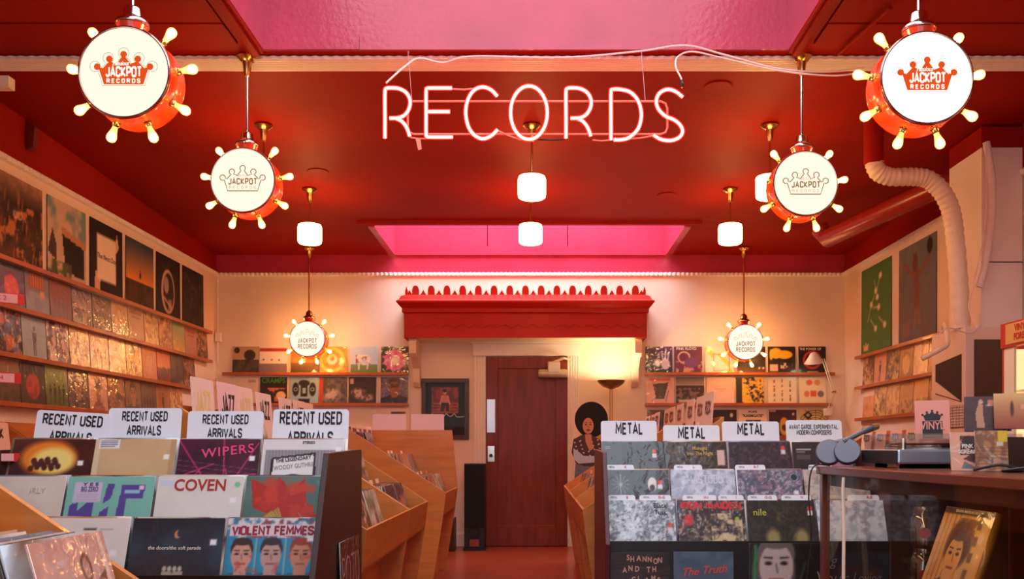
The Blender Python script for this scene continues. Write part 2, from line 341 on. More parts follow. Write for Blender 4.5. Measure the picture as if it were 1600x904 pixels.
for k, (x0, x1, y0, y1) in enumerate((W1, W2)):
    wn = struct(empty('window_%d' % (k+2)), 'roof light well with glossy pink red sides', 'window')
    zb = ceil_z(min(y1, 5.31)) if k == 0 else 3.275
    zt = 4.62
    obj('well_side', box(x0-.06, x0+.006, y0, y1, zb+.001, zt), M_REDG, wn); obj('well_side', box(x1-.006, x1+.06, y0, y1, zb+.001, zt), M_REDG, wn)
    obj('well_end', box(x0-.06, x1+.06, y0-.06, y0+.006, zb+.001 if k == 0 else ceil_z(y0)+.001, zt), M_REDG, wn); obj('well_end', box(x0-.06, x1+.06, y1-.006, y1+.06, zb+.001 if k == 0 else 3.311, zt), M_REDG, wn)
    obj('roof_glass', box(x0-.06, x1+.06, y0-.06, y1+.06, zt, zt+.02), glassmat('roof_glass', fac=.05), wn)
    if k == 0:
        obj('fascia_board', box(x0, -1.05, y1-.018, y1, 3.452, 3.535), M_REDG, wn); obj('fascia_board', box(-1.047, x1, y1-.018, y1, 3.45, 3.528), M_REDG, wn)
        # stepped moulding round the opening
        for s, xx in ((-1, x0), (1, x1)):
            a, b = (xx-.095, xx+.004) if s < 0 else (xx-.004, xx+.095)
            obj('opening_moulding', box(a, b, y0, y1-.02, 3.425, 3.449), M_RED, wn)
            c = xx-.035 if s < 0 else xx+.035
            obj('opening_bead', box(c-.02, c+.02, y0, y1-.02, 3.405, 3.427), M_RED, wn)
    else:
        obj('ledge_board', box(x0, x1, y1-.03, y1, 3.275, 3.37), M_REDG, wn)
        obj('opening_moulding', box(x0-.16, x1+.16, y0-.05, y0+.005, ceil_z(y0)-.03, ceil_z(y0)+.005), M_RED, wn)
        for q in (-.55, .35): obj('panel_joint', box(q-.004, q+.004, y1-.006, y1, 3.37, 4.4), M_REDG, wn)
# ceiling boards in the front bays: shallow lapped planks
for x0, x1 in ((XL, W1[0]-.1), (W1[1]+.1, XR)):
    for k, y in enumerate((4.42, 4.68, 4.94)):
        obj('plank', box(x0+.01, x1-.01, y, y+.245, 3.434-.004*k, 3.449), M_RED, cl)
# recessed round cover plates on the ceiling
for i, (px, py) in enumerate(((497, 268), (1122, 135), (1042, 305))):
    Y = 2.5535/((CY-py)/F+.035); p = at(px, py, Y)
    obj('cover_plate', lathe([(.0, .0), (.085, .0), (.09, .004), (.0, .006)], 24), M_RED, cl, (p.x, Y, ceil_z(Y)-.006))
# ---- trims: wavy-topped strips
def wavy(L, h, d, pitch, amp, step=6):
    # runs along +x, front faces -y; one continuous rope moulding
    n = int(L/pitch*step); v = []; f = []
    for i in range(n+1):
        x = L*i/n; s = 0.5+0.5*math.sin(2*PI*i/step)
        v += [(x, 0, 0-amp*.4*s), (x, -d*(.55+.45*s), h*.15), (x, -d*(.55+.45*s), h*.8), (x, 0, h+amp*s)]
    for i in range(n):
        for k in range(4): f.append((i*4+k, (i+1)*4+k, (i+1)*4+(k+1) % 4, i*4+(k+1) % 4))
    f += [(0, 1, 2, 3), (n*4+3, n*4+2, n*4+1, n*4)]
    return v, f
def fluted(L, wd, t, nf=5):
    # runs along +x, fluted face down (-z), depth along +y
    pts = [(0, t), (0, 0)]
    for k in range(nf):
        a = wd*(.08+.84*k/nf); b = wd*(.08+.84*(k+1)/nf); g = (b-a)*.22
        pts += [(a+g*.5, 0), (a+g, t*.45), (b-g, t*.45), (b-g*.5, 0)]
    pts += [(wd, 0), (wd, t)]
    return prism(pts, 0, L, 'x')
t1 = struct(empty('trim_1', (XL, 5.38, 3.415)), 'white rope and fluted trim across the ceiling', 'trim')
obj('rope_moulding', wavy(XR-XL, .028, .022, .063, .006), M_TRIM, t1, (0, 0, .001))
obj('fluted_board', fluted(XR-XL, .145, .018), M_TRIM, t1)
t2 = struct(empty('trim_2', (XL, YB, TRZ-.02)), 'white rope trim along the back wall', 'trim'); obj('rope_moulding', wavy(XR-XL, .04, .03, .05, .008), M_TRIM, t2)
t3 = struct(empty('trim_3', (XL, YF, TRZ-.02), (0, 0, PI/2)), 'white rope trim along the left wall', 'trim'); obj('rope_moulding', wavy(YB-YF, .05, .03, .05, .008), M_TRIM, t3)
t4 = struct(empty('trim_4', (XR, YB, TRZ-.02), (0, 0, -PI/2)), 'white rope trim along the right wall', 'trim'); obj('rope_moulding', wavy(YB-YF, .05, .03, .05, .008), M_TRIM, t4)
struct(obj('trim_5', join(box(-3.55, -3.27, 5.55, 5.62, 3.33, 3.40)), M_TRIM), 'short white trim return at the far left', 'trim')
struct(obj('baseboard_back', box(XL, -.6, YB-.015, YB, 0, .14), M_TRIM)); struct(obj('baseboard_left', box(XL, XL+.015, YF, YB-.02, 0, .14), M_TRIM)); struct(obj('baseboard_right', box(XR-.015, XR, YF, YB-.02, 0, .14), M_TRIM))
# ---- door with casing
dx0, dx1, dz = (760-CX)*YB/F, (886-CX)*YB/F, EYE+(CY-558)*YB/F
dr = struct(empty('door_1', (0, YB, 0)), 'dark mahogany single panel door under the red hood', 'door')
obj('door_stile', box(dx0, dx0+.13, -.05, -.001, .005, dz), M_DOOR, dr, bevel=.004); obj('door_stile', box(dx1-.13, dx1, -.05, -.001, .005, dz), M_DOOR, dr, bevel=.004)
obj('door_rail', box(dx0+.13, dx1-.13, -.05, -.001, dz-.13, dz), M_DOOR, dr, bevel=.004); obj('door_rail', box(dx0+.13, dx1-.13, -.05, -.001, .005, .24), M_DOOR, dr, bevel=.004)
obj('door_panel', box(dx0+.13, dx1-.13, -.032, -.001, .24, dz-.13), M_DOOR, dr)
obj('push_plate', box(dx0+.01, dx0+.10, -.056, -.05, 1.28, 1.65), mat('brushed_steel', (200, 205, 210), .3, metal=.9), dr)
lk = obj('lock_set', lathe([(0, 0), (.036, 0), (.036, .012), (.02, .018), (0, .02)], 20, 'y'), M_CHROME, dr, (dx0+.055, -.07, 1.02)); obj('lock_cylinder', lathe([(0, 0), (.02, 0), (.02, .02), (0, .02)], 16, 'y'), M_BLACK, lk, (0, -.012, 0))
obj('lock_plate', box(dx0+.015, dx0+.095, -.056, -.05, .95, 1.13), M_CHROME, dr, bevel=.004)
cm = mat('closer_beige', (196, 184, 160), .4, metal=.3)
cs = obj('door_closer', lathe([(0, -.16), (.042, -.16), (.048, -.14), (.048, .14), (.042, .16), (0, .16)], 16, 'x'), cm, dr, (.185, -.11, 1.935), smooth=True)
obj('closer_body', box(-.06, .08, -.05, .06, .0, .13), cm, cs, bevel=.012); obj('closer_arm', tube([(.0, -.03, .12), (.12, -.02, .17), (.2, .06, .16)], .014, 8), cm, cs)
for i, (a, b) in enumerate(((dx0-.135, dx0-.005), (dx1+.005, dx1+.135))):
    pts = [(a, 0), (a, -.03)]
    for k in range(4):
        x = a+.012+k*.028; pts += [(x, -.03), (x+.006, -.018), (x+.016, -.018), (x+.022, -.03)]
    pts += [(b, -.03), (b, 0)]
    obj('fluted_casing', prism(pts, 0, dz+.01, 'z'), M_TRIM, dr)
obj('casing_header', box(dx0-.155, dx1+.155, -.045, 0, dz+.012, dz+.15), M_TRIM, dr, bevel=.008); obj('header_cap', box(dx0-.175, dx1+.175, -.06, 0, dz+.15, dz+.175), M_TRIM, dr, bevel=.006)
# ---- red hood over the door
HY = 9.62; hs = HY/F
hx0, hx1 = (633-CX)*hs, (1009-CX)*hs; hz0, hz1 = EYE+(CY-527)*hs, EYE+(CY-490)*hs
M_HOOD = mat('hood_red_paint', (0.43, 0.014, 0.007), .4, var=.1, vscale=4, srgb=False, spec=.15)
hd = empty('door_hood', ((hx0+hx1)/2, YB, hz0)); tag(hd, 'red painted hood with scalloped cresting mounted above the mahogany door', 'canopy')
hw = (hx1-hx0)/2; dp = YB-HY
obj('apron_board', box(-hw, hw, -dp, -dp+.03, 0, hz1-hz0), M_HOOD, hd)
for s in (-1, 1): obj('side_board', box(s*hw-.015, s*hw+.015, -dp+.03, 0, 0, hz1-hz0), M_HOOD, hd)
obj('soffit_board', box(-hw+.016, hw-.016, -dp+.031, 0, .005, .02), mat('soffit_cream', (238, 214, 180), .6), hd)
# scalloped valance board applied to the apron
vp = [(-hw, .26), (-hw, .17)]
ns = 17
for k in range(ns*8+1):
    q = k/8; vp.append((-hw+2*hw*k/(ns*8), .105+.035*abs(math.cos(PI*q))**1.5))
vp += [(hw, .17), (hw, .26)]
obj('scalloped_valance', prism(vp, -dp-.008, -dp, 'y'), M_HOOD, hd)
pr = [(0, .25), (.03, .27), (.03, .31), (.06, .34), (.085, .37), (.085, .385), (.06, .40), (.04, .44), (.0, .46)]
cv = []; cf = []
for (o, z) in pr:
    cv += [(-hw-o, 0, z), (-hw-o, -dp-o, z), (hw+o, -dp-o, z), (hw+o, 0, z)]
for k in range(len(pr)-1):
    for j in range(3): cf.append((k*4+j, k*4+j+1, k*4+j+5, k*4+j+4))
cf.append(tuple((len(pr)-1)*4+j for j in range(4))); cf.append((0, 3, 2, 1))
obj('cornice', (cv, cf), M_HOOD, hd)
def tooth(w_, h_, pointed):
    if pointed: return prism([(-w_/2, 0), (w_/2, 0), (0, h_)], -.012, .012, 'y')
    p = [(-w_/2, 0), (w_/2, 0)]+[(w_/2*math.cos(a)**.8 if math.cos(a) > 0 else -w_/2*abs(math.cos(a))**.8, h_*.45+h_*.55*math.sin(a)) for a in [PI*i/10 for i in range(11)]]
    return prism(p, -.012, .012, 'y')
mt_r, mt_p = mesh('crest_scallop', tooth(.074, .108, 0), M_HOOD), mesh('crest_point', tooth(.075, .06, 1), M_HOOD)
nt = 15
for k in range(nt):
    x = -hw+.11+(2*hw-.22)*k/(nt-1); link('crest_scallop', mt_r, hd, (x, -dp+.02, .452))
    if k < nt-1: link('crest_point', mt_p, hd, (x+(2*hw-.22)/(nt-1)/2, -dp+.02, .452))
for s in (-1, 1):
    link('crest_point', mt_p, hd, (s*(hw-.045), -dp+.02, .452)); obj('crest_finial', prism([(-.014, 0), (.014, 0), (.014, .05), (0, .10), (-.014, .05)], -.012, .012, 'y'), M_HOOD, hd, (s*(hw-.012), -dp+.02, .452))
for s in (-1, 1):
    xs = s*(hw-.07)
    pth = [(0, 0), (-.40, 0), (-.42, -.03), (-.42, -.16), (-.36, -.20), (-.28, -.17), (-.22, -.22), (-.12, -.30), (-.10, -.45), (-.06, -.50), (0, -.50)]
    obj('scroll_bracket', prism(pth, xs-.04, xs+.04, 'x'), mat('bracket_cream', (228, 202, 180), .5), hd, bevel=.006)

# ------------------------------------------------------------------ hanging lamps
M_DRUM = mat('drum_red_enamel', (0.62, 0.035, 0.008), .18, coat=.6, srgb=False)
M_FACE = emat('drum_face_lit', (1.0, 0.89, 0.72), 1.12)
M_FACEW = emat('drum_face_lit_white', (1.0, 0.98, 0.95), 1.6)
M_BULB = glassmat('bulb_glass', (1, .86, .6), .05, .1, (1.0, .46, .11), 1.9)
M_FIL = emat('bulb_filament', (1.0, .52, .20), 190)
M_LOGO = emat('logo_orange_backlit', (.80, .085, .012), 1.0); M_LOGOB = emat('logo_brown_backlit', (.36, .15, .04), 1.0); M_LOGOW = emat('logo_white_backlit', (1, .93, .82), 1.3)
M_LOGOT = emat('logo_tan_backlit', (.72, .45, .2), 1.0)
me_bulb = mesh('bulb', lathe([(0, .0), (.0105, .0), (.011, .012), (.0145, .026), (.0195, .042), (.021, .052), (.018, .064), (.010, .071), (0, .073)], 12), M_BULB, True)
me_fil = mesh('filament', lathe([(0, .030), (.007, .033), (.0155, .046), (.0155, .056), (.007, .066), (0, .068)], 8), M_FIL, True)
me_sock = mesh('socket', lathe([(0, -.012), (.017, -.012), (.019, -.004), (.0145, .0), (.0145, .01), (.011, .016), (0, .016)], 12), M_BRASS, True)
def crown_path(sc=1.0, rb=.13):
    balls = [(1.02, .16), (.55, .46), (0, .64), (-.55, .46), (-1.02, .16)]; val = [(.80, .10), (.27, .26), (-.27, .26), (-.80, .10)]
    p = [(-.76, -.52), (.76, -.52)]; rng_ = [(-125, 195), (-75, 235), (-55, 235), (-55, 255), (-15, 305)]
    for i, (bx_, by_) in enumerate(balls):
        a0, a1 = rng_[i]
        for k in range(11):
            a = R(a0+(a1-a0)*k/10); p.append((bx_+rb*math.cos(a), by_+rb*math.sin(a)))
        if i < 4: p.append(val[i])
    return [(x*sc, y*sc) for x, y in p]
def ceil_canopy(parent, z, m):
    obj('ceiling_canopy', lathe([(0, 0), (.062, 0), (.064, -.006), (.050, -.02), (.030, -.032), (.026, -.05), (.020, -.095), (.011, -.115), (0, -.115)], 20), m, parent, (0, 0, z), smooth=True)
def drum_lamp(px, py, Yf, kind, label, chrome):
    c = at(px, py, Yf); Rd = .19; D = .165
    t = empty('drum_pendant_lamp', (c.x, c.y+D/2, c.z)); tag(t, label, 'lamp', 'red drum shaped sign lamps hung from the ceiling')
    f0 = -D/2
    obj('drum_body', lathe([(0, f0+.012), (Rd-.012, f0+.012), (Rd, f0), (Rd+.006, f0+.006), (Rd+.006, f0+.02), (Rd+.002, f0+.026), (Rd+.004, 0), (Rd+.002, D/2-.026), (Rd+.006, D/2-.02), (Rd+.006, D/2-.006), (Rd, D/2), (0, D/2)], 56, 'y'), M_DRUM, t, smooth=True)
    fc = obj('drum_face', lathe([(0, f0+.006), (Rd-.006, f0+.006), (Rd-.006, f0+.003), (0, f0+.0025)], 56, 'y'), M_FACEW if kind == 'fillw' else M_FACE, t)
    obj('face_rim', tube([(math.cos(a)*(Rd-.001), f0+.001, math.sin(a)*(Rd-.001)) for a in [2*PI*k/56 for k in range(56)]], .0045, 6, True), M_CHROME, t, smooth=True)
    for k in range(1, 9):
        a = PI/2+2*PI*k/9
        s = link('socket', me_sock, t, (math.cos(a)*(Rd+.008), 0, math.sin(a)*(Rd+.008)), (0, PI/2-a, 0))
        b = link('bulb', me_bulb, s, (0, 0, .012)); link('filament', me_fil, s, (0, 0, .012))
    yl = f0+.001; sc = .078 if kind in ('fill', 'fillw') else .072
    def flat(pts, m, name, d=0.0): obj(name, prism(pts, yl-.0008-d, yl-d, 'y'), m, fc)
    def outline(pts, m, r): obj('crown_outline', tube([(x, yl, z) for x, z in pts], r, 4, kind != 'far'), m, fc)
    if kind in ('fill', 'fillw'):
        flat([(x, z+.004) for x, z in crown_path(.108)], M_LOGO, 'crown_emblem'); outline([(x, z+.004) for x, z in crown_path(.117, .19)], M_LOGOB, .0009)
        block(fc, 'JACKPOT', .046, .148, (0, yl-.0022, .0), M_LOGOW, wt=.2); block(fc, 'RECORDS', .019, .142, (0, yl-.0022, -.038), M_LOGOW, wt=.2, gap=.55)
        text(fc, 'Fabulous', .026, (-.012, yl-.002, .034), M_LOGOW, bold=.012, shear=.35, fit=.068)
    elif kind == 'line':
        outline([(x, z-.004) for x, z in crown_path(.116, .14)], M_LOGOB, .0028); block(fc, 'JACKPOT', .040, .168, (0, yl-.0022, -.008), M_LOGOB, wt=.2, gap=.3)
        block(fc, 'RECORDS', .018, .160, (0, yl-.0022, -.044), M_LOGOT, wt=.14, gap=.6); text(fc, 'Fabulous', .026, (-.006, yl-.002, .028), M_LOGOT, bold=-.006, shear=.35, fit=.07)
    else:
        outline([(x, z+.022) for x, z in crown_path(.104, .14)[2:]], M_LOGOT, .0022)
        block(fc, 'JACKPOT', .05, .205, (0, yl-.0022, -.018), M_LOGOB, wt=.17, gap=.34); block(fc, 'RECORDS', .05, .205, (0, yl-.0022, -.082), M_LOGOB, wt=.17, gap=.34)
    mc = M_CHROME if chrome else M_BRASS
    obj('neck', lathe([(0, Rd-.01), (.05, Rd-.01), (.055, Rd+.01), (.064, Rd+.035), (.06, Rd+.045), (0, Rd+.045)], 24), M_DRUM, t, smooth=True)
    obj('cap', lathe([(0, Rd+.04), (.068, Rd+.04), (.07, Rd+.046), (.066, Rd+.056), (.042, Rd+.072), (.038, Rd+.078), (.034, Rd+.11), (.026, Rd+.118), (.012, Rd+.13), (0, Rd+.13)], 24), mc, t, smooth=True)
    zc = ceil_z(c.y+D/2)-c.z-.004
    obj('rod', lathe([(0, Rd+.125), (.0085, Rd+.125), (.0085, zc-.06), (0, zc-.06)], 10), mc, t); ceil_canopy(t, zc, M_BRASS)
    return t
drum_lamp(193, 112, 3.74, 'fill', 'nearest left drum lamp with solid orange crown, lit by round bulbs', True)
drum_lamp(1449, 121, 3.70, 'fillw', 'nearest right drum lamp with solid orange crown on a white face', True)
drum_lamp(379, 281, 5.30, 'line', 'middle left drum lamp with brown outlined crown on its cream face', True)
drum_lamp(1259, 286, 5.30, 'line', 'middle right drum lamp with brown outlined crown on its cream face', True)
drum_lamp(480, 529, 9.70, 'far', 'small far left drum lamp hanging before the back wall records', False)
drum_lamp(1165, 534, 9.70, 'far', 'small far right drum lamp hanging before the back wall records', False)

M_SHADE = emat('lit_opal_shade', (1.0, .515, .18), 32.0)
def pendant(X, Y, zc, W, H, label):
    t = empty('opal_pendant_lamp', (X, Y, zc)); tag(t, label, 'lamp', 'opal cylinder pendants under the red ceiling')
    r = W/2
    obj('opal_shade', lathe([(0, -H*.42), (r*.74, -H*.42), (r*.80, -H*.36), (r*.86, -H*.46), (r*.96, -H*.42), (r, -H*.30), (r, H*.34), (r*.94, H*.46), (r*.70, H*.5), (0, H*.5)], 28), M_SHADE, t, smooth=True)
    zt = ceil_z(Y)-zc-.004
    obj('shade_holder', lathe([(0, H*.49), (r*.55, H*.49), (r*.5, H*.58), (r*.2, H*.66), (0, H*.66)], 18), M_BRASS, t, smooth=True)
    obj('rod', lathe([(0, H*.6), (.007, H*.6), (.007, zt-.06), (0, zt-.06)], 10), M_BRASS, t); ceil_canopy(t, zt, M_BRASS)
for px, lab in ((412, 'opal pendant half hidden behind the middle left drum lamp'), (831, 'opal pendant hanging right behind the neon sign'), (1203, 'opal pendant half hidden behind the middle right drum lamp')):
    p = at(px, 293, 6.417); pendant(p.x, p.y, p.z, .20, .165, lab)
for px, lab in ((484, 'opal pendant glowing left of the rear roof light'), (829, 'opal pendant glowing in front of the rear roof light'), (1141, 'opal pendant glowing right of the rear roof light')):
    p = at(px, 366, 7.823); pendant(p.x, p.y, p.z, .205, .175, lab)

# ------------------------------------------------------------------ neon sign
NY = 5.12; NS = .3252*NY/F
def nz(u, v, dy=0.0):
    p = at(580+u*.3252, 40+v*.3252, NY); return (p.x, p.y+dy, p.z)
sg = empty('neon_sign', nz(770, 418)); tag(sg, 'glowing red neon sign reading RECORDS hung by wires below the skylight', 'neon sign')
O0 = Vector(nz(770, 418))
def loc(u, v, dy=0): return Vector(nz(u, v, dy))-O0
M_NEON = emat('neon_core', (1.0, .14, .12), 13.0); M_NGL = glassmat('neon_tube_glass', (1, .72, .70), .1, .04, (1.0, .015, .01), 1.1)
M_TUBE = mat('pink_tube_faint_glow', (235, 120, 105), .3, emit=(.9, .12, .06), estr=.25); M_BLK = mat('black_tube_paint', (30, 10, 10), .5)  # pink tubes are no lamps; a faint neon glow is put into their material
def rr(dx): return [[(66+dx, 540), (66+dx, 430), (66+dx, 318), (74+dx, 302), (95+dx, 299), (135+dx, 303), (168+dx, 322), (186+dx, 355), (184+dx, 392), (165+dx, 425), (135+dx, 442), (88+dx, 445)], [(118+dx, 446), (145+dx, 458), (166+dx, 482), (178+dx, 508), (185+dx, 530)]]
letters = [('R', rr(0)), ('E', [[(388, 300), (290, 300), (268, 303), (264, 318), (264, 420), (264, 515), (268, 532), (290, 535), (392, 535)], [(268, 413), (378, 413)]]),
    ('C', [[(605, 338), (575, 308), (535, 295), (495, 310), (466, 352), (454, 415), (466, 482), (495, 525), (535, 543), (575, 530), (607, 500)]]),
    ('O', [[(758+88*math.cos(a), 418+128*math.sin(a)) for a in [2*PI*k/24 for k in range(24)]]]), ('R', rr(870)),
    ('D', [[(1152, 548), (1152, 430), (1152, 320), (1160, 307), (1195, 306), (1245, 320), (1283, 362), (1298, 425), (1285, 490), (1250, 530), (1215, 546), (1165, 548)]]),
    ('S', [[(1497, 343), (1460, 315), (1420, 307), (1385, 325), (1370, 360), (1380, 400), (1415, 435), (1460, 455), (1490, 485), (1495, 515), (1475, 540), (1435, 552), (1390, 545), (1357, 525)]])]
for ch, strokes in letters:
    lt = empty('neon_letter', parent=sg)
    for st in strokes:
        cl_ = ch == 'O'; p = spline([loc(u, v) for u, v in st], 5, cl_)
        obj('neon_core', tube(p, .0088, 8, cl_), M_NEON, lt, smooth=True); obj('tube_glass', tube(p, .0145, 10, cl_), M_NGL, lt, smooth=True)
fr = [(190, 352), (1395, 352), (1418, 362), (1427, 385), (1427, 480), (1418, 502), (1395, 511), (200, 511), (178, 500), (172, 480), (172, 385), (178, 362)]
obj('back_frame', tube([loc(u, v, .035) for u, v in fr], .006, 8, True), M_TUBE, sg, smooth=True)
for a, b in (((390, 300), (500, 297)), ((185, 533), (268, 538)), ((608, 500), (720, 545)), ((800, 541), (930, 541)), ((1065, 546), (1150, 546)), ((1225, 541), (1360, 524))):
    obj('blacked_tube', tube([loc(*a, .014), loc((a[0]+b[0])/2, (a[1]+b[1])/2+2, .02), loc(*b, .014)], .005, 6), M_BLK if a[0] == 800 else M_TUBE, sg)
obj('paper_tag', prism([(0, 0), (.028, -.005), (.036, -.06), (.015, -.066)], -.001, .001, 'y'), mat('paper_tag', (230, 150, 120), .7), sg, loc(212, 540, .01))
wm = mat('hanging_wire', (190, 150, 150), .4, metal=.6)
for (u, v), top in (((192, 352), (158, 70)), ((1320, 352), (1316, 70))):
    e = loc(*top, .175); obj('hanging_wire', tube([loc(u, v, .03), e], .0016, 5), wm, sg)
    obj('wire_hook', tube([e+Vector((0, -.004, -.02)), e+Vector((0, -.012, .01)), e+Vector((0, .02, .012))], .003, 6), wm, sg)
cabm = mat('white_cable', (240, 215, 210), .5)
cbl = obj('white_cable', tube(spline([nz(72, 275), nz(150, 160, .1), nz(215, 102, .15), nz(330, 112, .18), at(740, 88, 5.26), at(880, 90, 5.26), at(1000, 80, 5.24), at(1070, 71, 5.24), at(1130, 85, 5.24), at(1215, 107, 5.24), at(1290, 112, 5.25), at(1352, 106, 5.2)], 8), .0055, 7), cabm, smooth=True)
tag(cbl, 'white power cable looping from the neon sign along the ceiling trim', 'cable')
cb2 = obj('white_cable', tube(spline([nz(1493, 300), nz(1490, 255), nz(1470, 180, .05), nz(1490, 105, .12), nz(1560, 88, .10), at(1130, 91, 5.21), at(1215, 110, 5.21), at(1300, 118, 5.18), at(1350, 112, 5.14)], 8), .005, 7), cabm, smooth=True)
tag(cb2, 'second white cable curving up from the last neon letter', 'cable')
obj('cable_boot', tube([nz(1493, 296), nz(1490, 262)], .009, 8), M_BLK, cb2)

# ------------------------------------------------------------------ generic cover art recipes (plain stand-ins, no known artwork)
def recipe(st, c, seed, n=26, h=1.0):
    a = Art(n, c[0], seed, h); c = list(c)+[c[-1]]*4
    if st == 'fig': a.mottle(c[2], 4, .55, 4, .6).fig(.5, .08, .7, c[1])
    elif st == 'band': a.mottle(c[2], 5, .6, 5, .5).rect(0, .76, 1, .95, c[1])
    elif st == 'land': a.grad(c[1], c[0], .45, 1).grad(c[2], c[2], 0, .45).mottle(c[3], 7, .5, 5, .8, 0, .5)
    elif st == 'abs': a.mottle(c[1], 4, .5, 9).mottle(c[2], 6, .58, 9).mottle(c[3], 9, .64, 9)
    elif st == 'blob': a.mottle(c[2], 6, .5, 4, .5).ell(.5, .45, .28, .3, c[1], 1, 2).mottle(c[3], 8, .6, 6, .6, .2, .7, .25, .75)
    elif st == 'bust': a.mottle(c[3], 7, .55, 5, .5).bust(.5, 0, .95, c[1], c[2], c[3])
    elif st == 'glinted': a.mottle(c[1], 3, .5, 3).mottle(c[2], 7, .58, 7)  # pale and dark patches painted in as glints on crinkled wrap
    elif st == 'crowd':
        a.grad(c[0], c[1], 0, 1)
        for k in range(4): a.fig(.2+.2*k, .1, .45+.05*(k % 2), c[2])
    elif st == 'text': a.rect(.1, .8, .9, .9, c[1]).rect(.2, .68, .8, .74, c[1], .6)
    elif st == 'rays':
        for k in range(14):
            t = k*2*PI/14+.2; a.line(.5, .5, .5+.8*math.cos(t), .5+.8*math.sin(t), .03, c[1+k % 2])
        a.ell(.5, .5, .15, .15, c[3])
    return a.grain(6)
def sleeve(name, art, loc, rz, tilt, label, cat, group=None, W=.31, H=.31, T=.005, m=None, edge=(205, 195, 180)):
    me = sleeve_mesh(art, W, H, T, edge, m); o = link(name, me, None, loc, (-tilt, 0, rz)); tag(o, label, cat, group); return o

def ledge(name, loc, rz, L, label, d=.06):
    t = empty(name, loc, (0, 0, rz)); tag(t, label, 'shelf', 'narrow wooden record ledges')
    obj('ledge_board', box(0, L, -d, 0, -.018, 0), M_SHELF, t, bevel=.002); obj('front_lip', box(0, L, -d-.012, -d, -.02, .012), M_SHELF, t, bevel=.002); return t
# left wall
LZ = [2.369, 2.052, 1.726, 1.397]
for z, nm in zip(LZ, ('topmost', 'second', 'third', 'lowest')):
    ledge('record_ledge', (XL, 5.55, z), PI/2, 4.25, nm+' wooden ledge along the left wall')
PW = [('large concert crowd poster in dark rust browns', 'abs', [(48, 38, 34), (110, 60, 38), (70, 50, 42), (190, 120, 70)]),
      ('large poster with pale cloudy sky over a black building', 'sky', None), ('large black poster with blank white square and small words', 'next', None),
      ('large dusk desert poster with a lone standing silhouette', 'dusk', None), ('large black poster with a silver oval mask shape', 'oval', None), ('large nearly black poster nearest the back corner', 'abs', [(26, 24, 26), (34, 30, 32), (40, 36, 36), (60, 55, 50)])]
for k, (lab, st, c) in enumerate(PW):
    y0 = 5.97+.632*k; n = 44
    if st == 'abs': a = recipe('abs', c, 40+k, n); 
    if k == 0:
        a.grad((70, 50, 42), (190, 150, 120), .72, 1, .8)
        for q in range(40): x, y = a.rng.random(2); a.line(x, y*.7, x+.02, y*.7+.12, .018, (200, 120, 70) if q % 2 else (60, 36, 28), .8)
        a.ring(.40, .56, .04, .015, (230, 190, 170)); a.ring(.50, .56, .04, .015, (230, 190, 170))
    elif st == 'sky':
        a = Art(n, (205, 180, 160), 3); a.mottle((120, 150, 150), 3, .55, 6, 1, .55, 1).poly([(0, .3), (.12, .62), (.22, .4), (.22, .2)], (70, 60, 60)).poly([(.35, .62), (.95, .5), (.95, .08), (.45, .1)], (24, 22, 26)).poly([(.35, .68), (1, .56), (1, .48), (.35, .58)], (190, 140, 110)).mottle((86, 96, 60), 6, .5, 6, 1, 0, .22, 0, .6)
    elif st == 'next':
        a = Art(n, (30, 26, 26), 4); a.poly([(.12, .05), (.28, .0), (.3, .2), (.15, .3)], (220, 180, 150)).poly([(.72, .6), (.82, .92), (.88, .72)], (220, 180, 150)).rect(.2, .18, .78, .82, (240, 225, 205))
    elif st == 'dusk':
        a = Art(n, (60, 70, 80), 5); a.grad((235, 150, 70), (60, 74, 90), .38, .95).grad((70, 46, 34), (60, 40, 30), 0, .38).mottle((90, 60, 40), 6, .5, 5, .6, 0, .36).fig(.5, .33, .22, (30, 24, 24))
    elif st == 'oval':
        a = Art(n, (26, 24, 26), 6); a.ell(.47, .42, .28, .37, (205, 170, 150)).ell(.49, .42, .22, .31, (40, 34, 36)).ell(.40, .52, .1, .14, (170, 150, 160)).line(.3, .3, .62, .16, .05, (190, 150, 120)).rect(.48, .12, .62, .3, (200, 180, 160), .7)
        for q in range(7): a.line(.25+.03*q, .78, .05+.13*q, .98, .012, (70, 64, 64))
    o = sleeve('wall_poster', a.grain(5), (XL+.012, y0+.28, LZ[0]+.014), PI/2, .008, lab+' on the left wall', 'poster', 'large square posters above the left ledges', .565, .585, .004, MATTE, (60, 50, 45))
    if st == 'next': text(o, 'The Next Day', .062, (-.005, -.0012, .30), INK, .92)
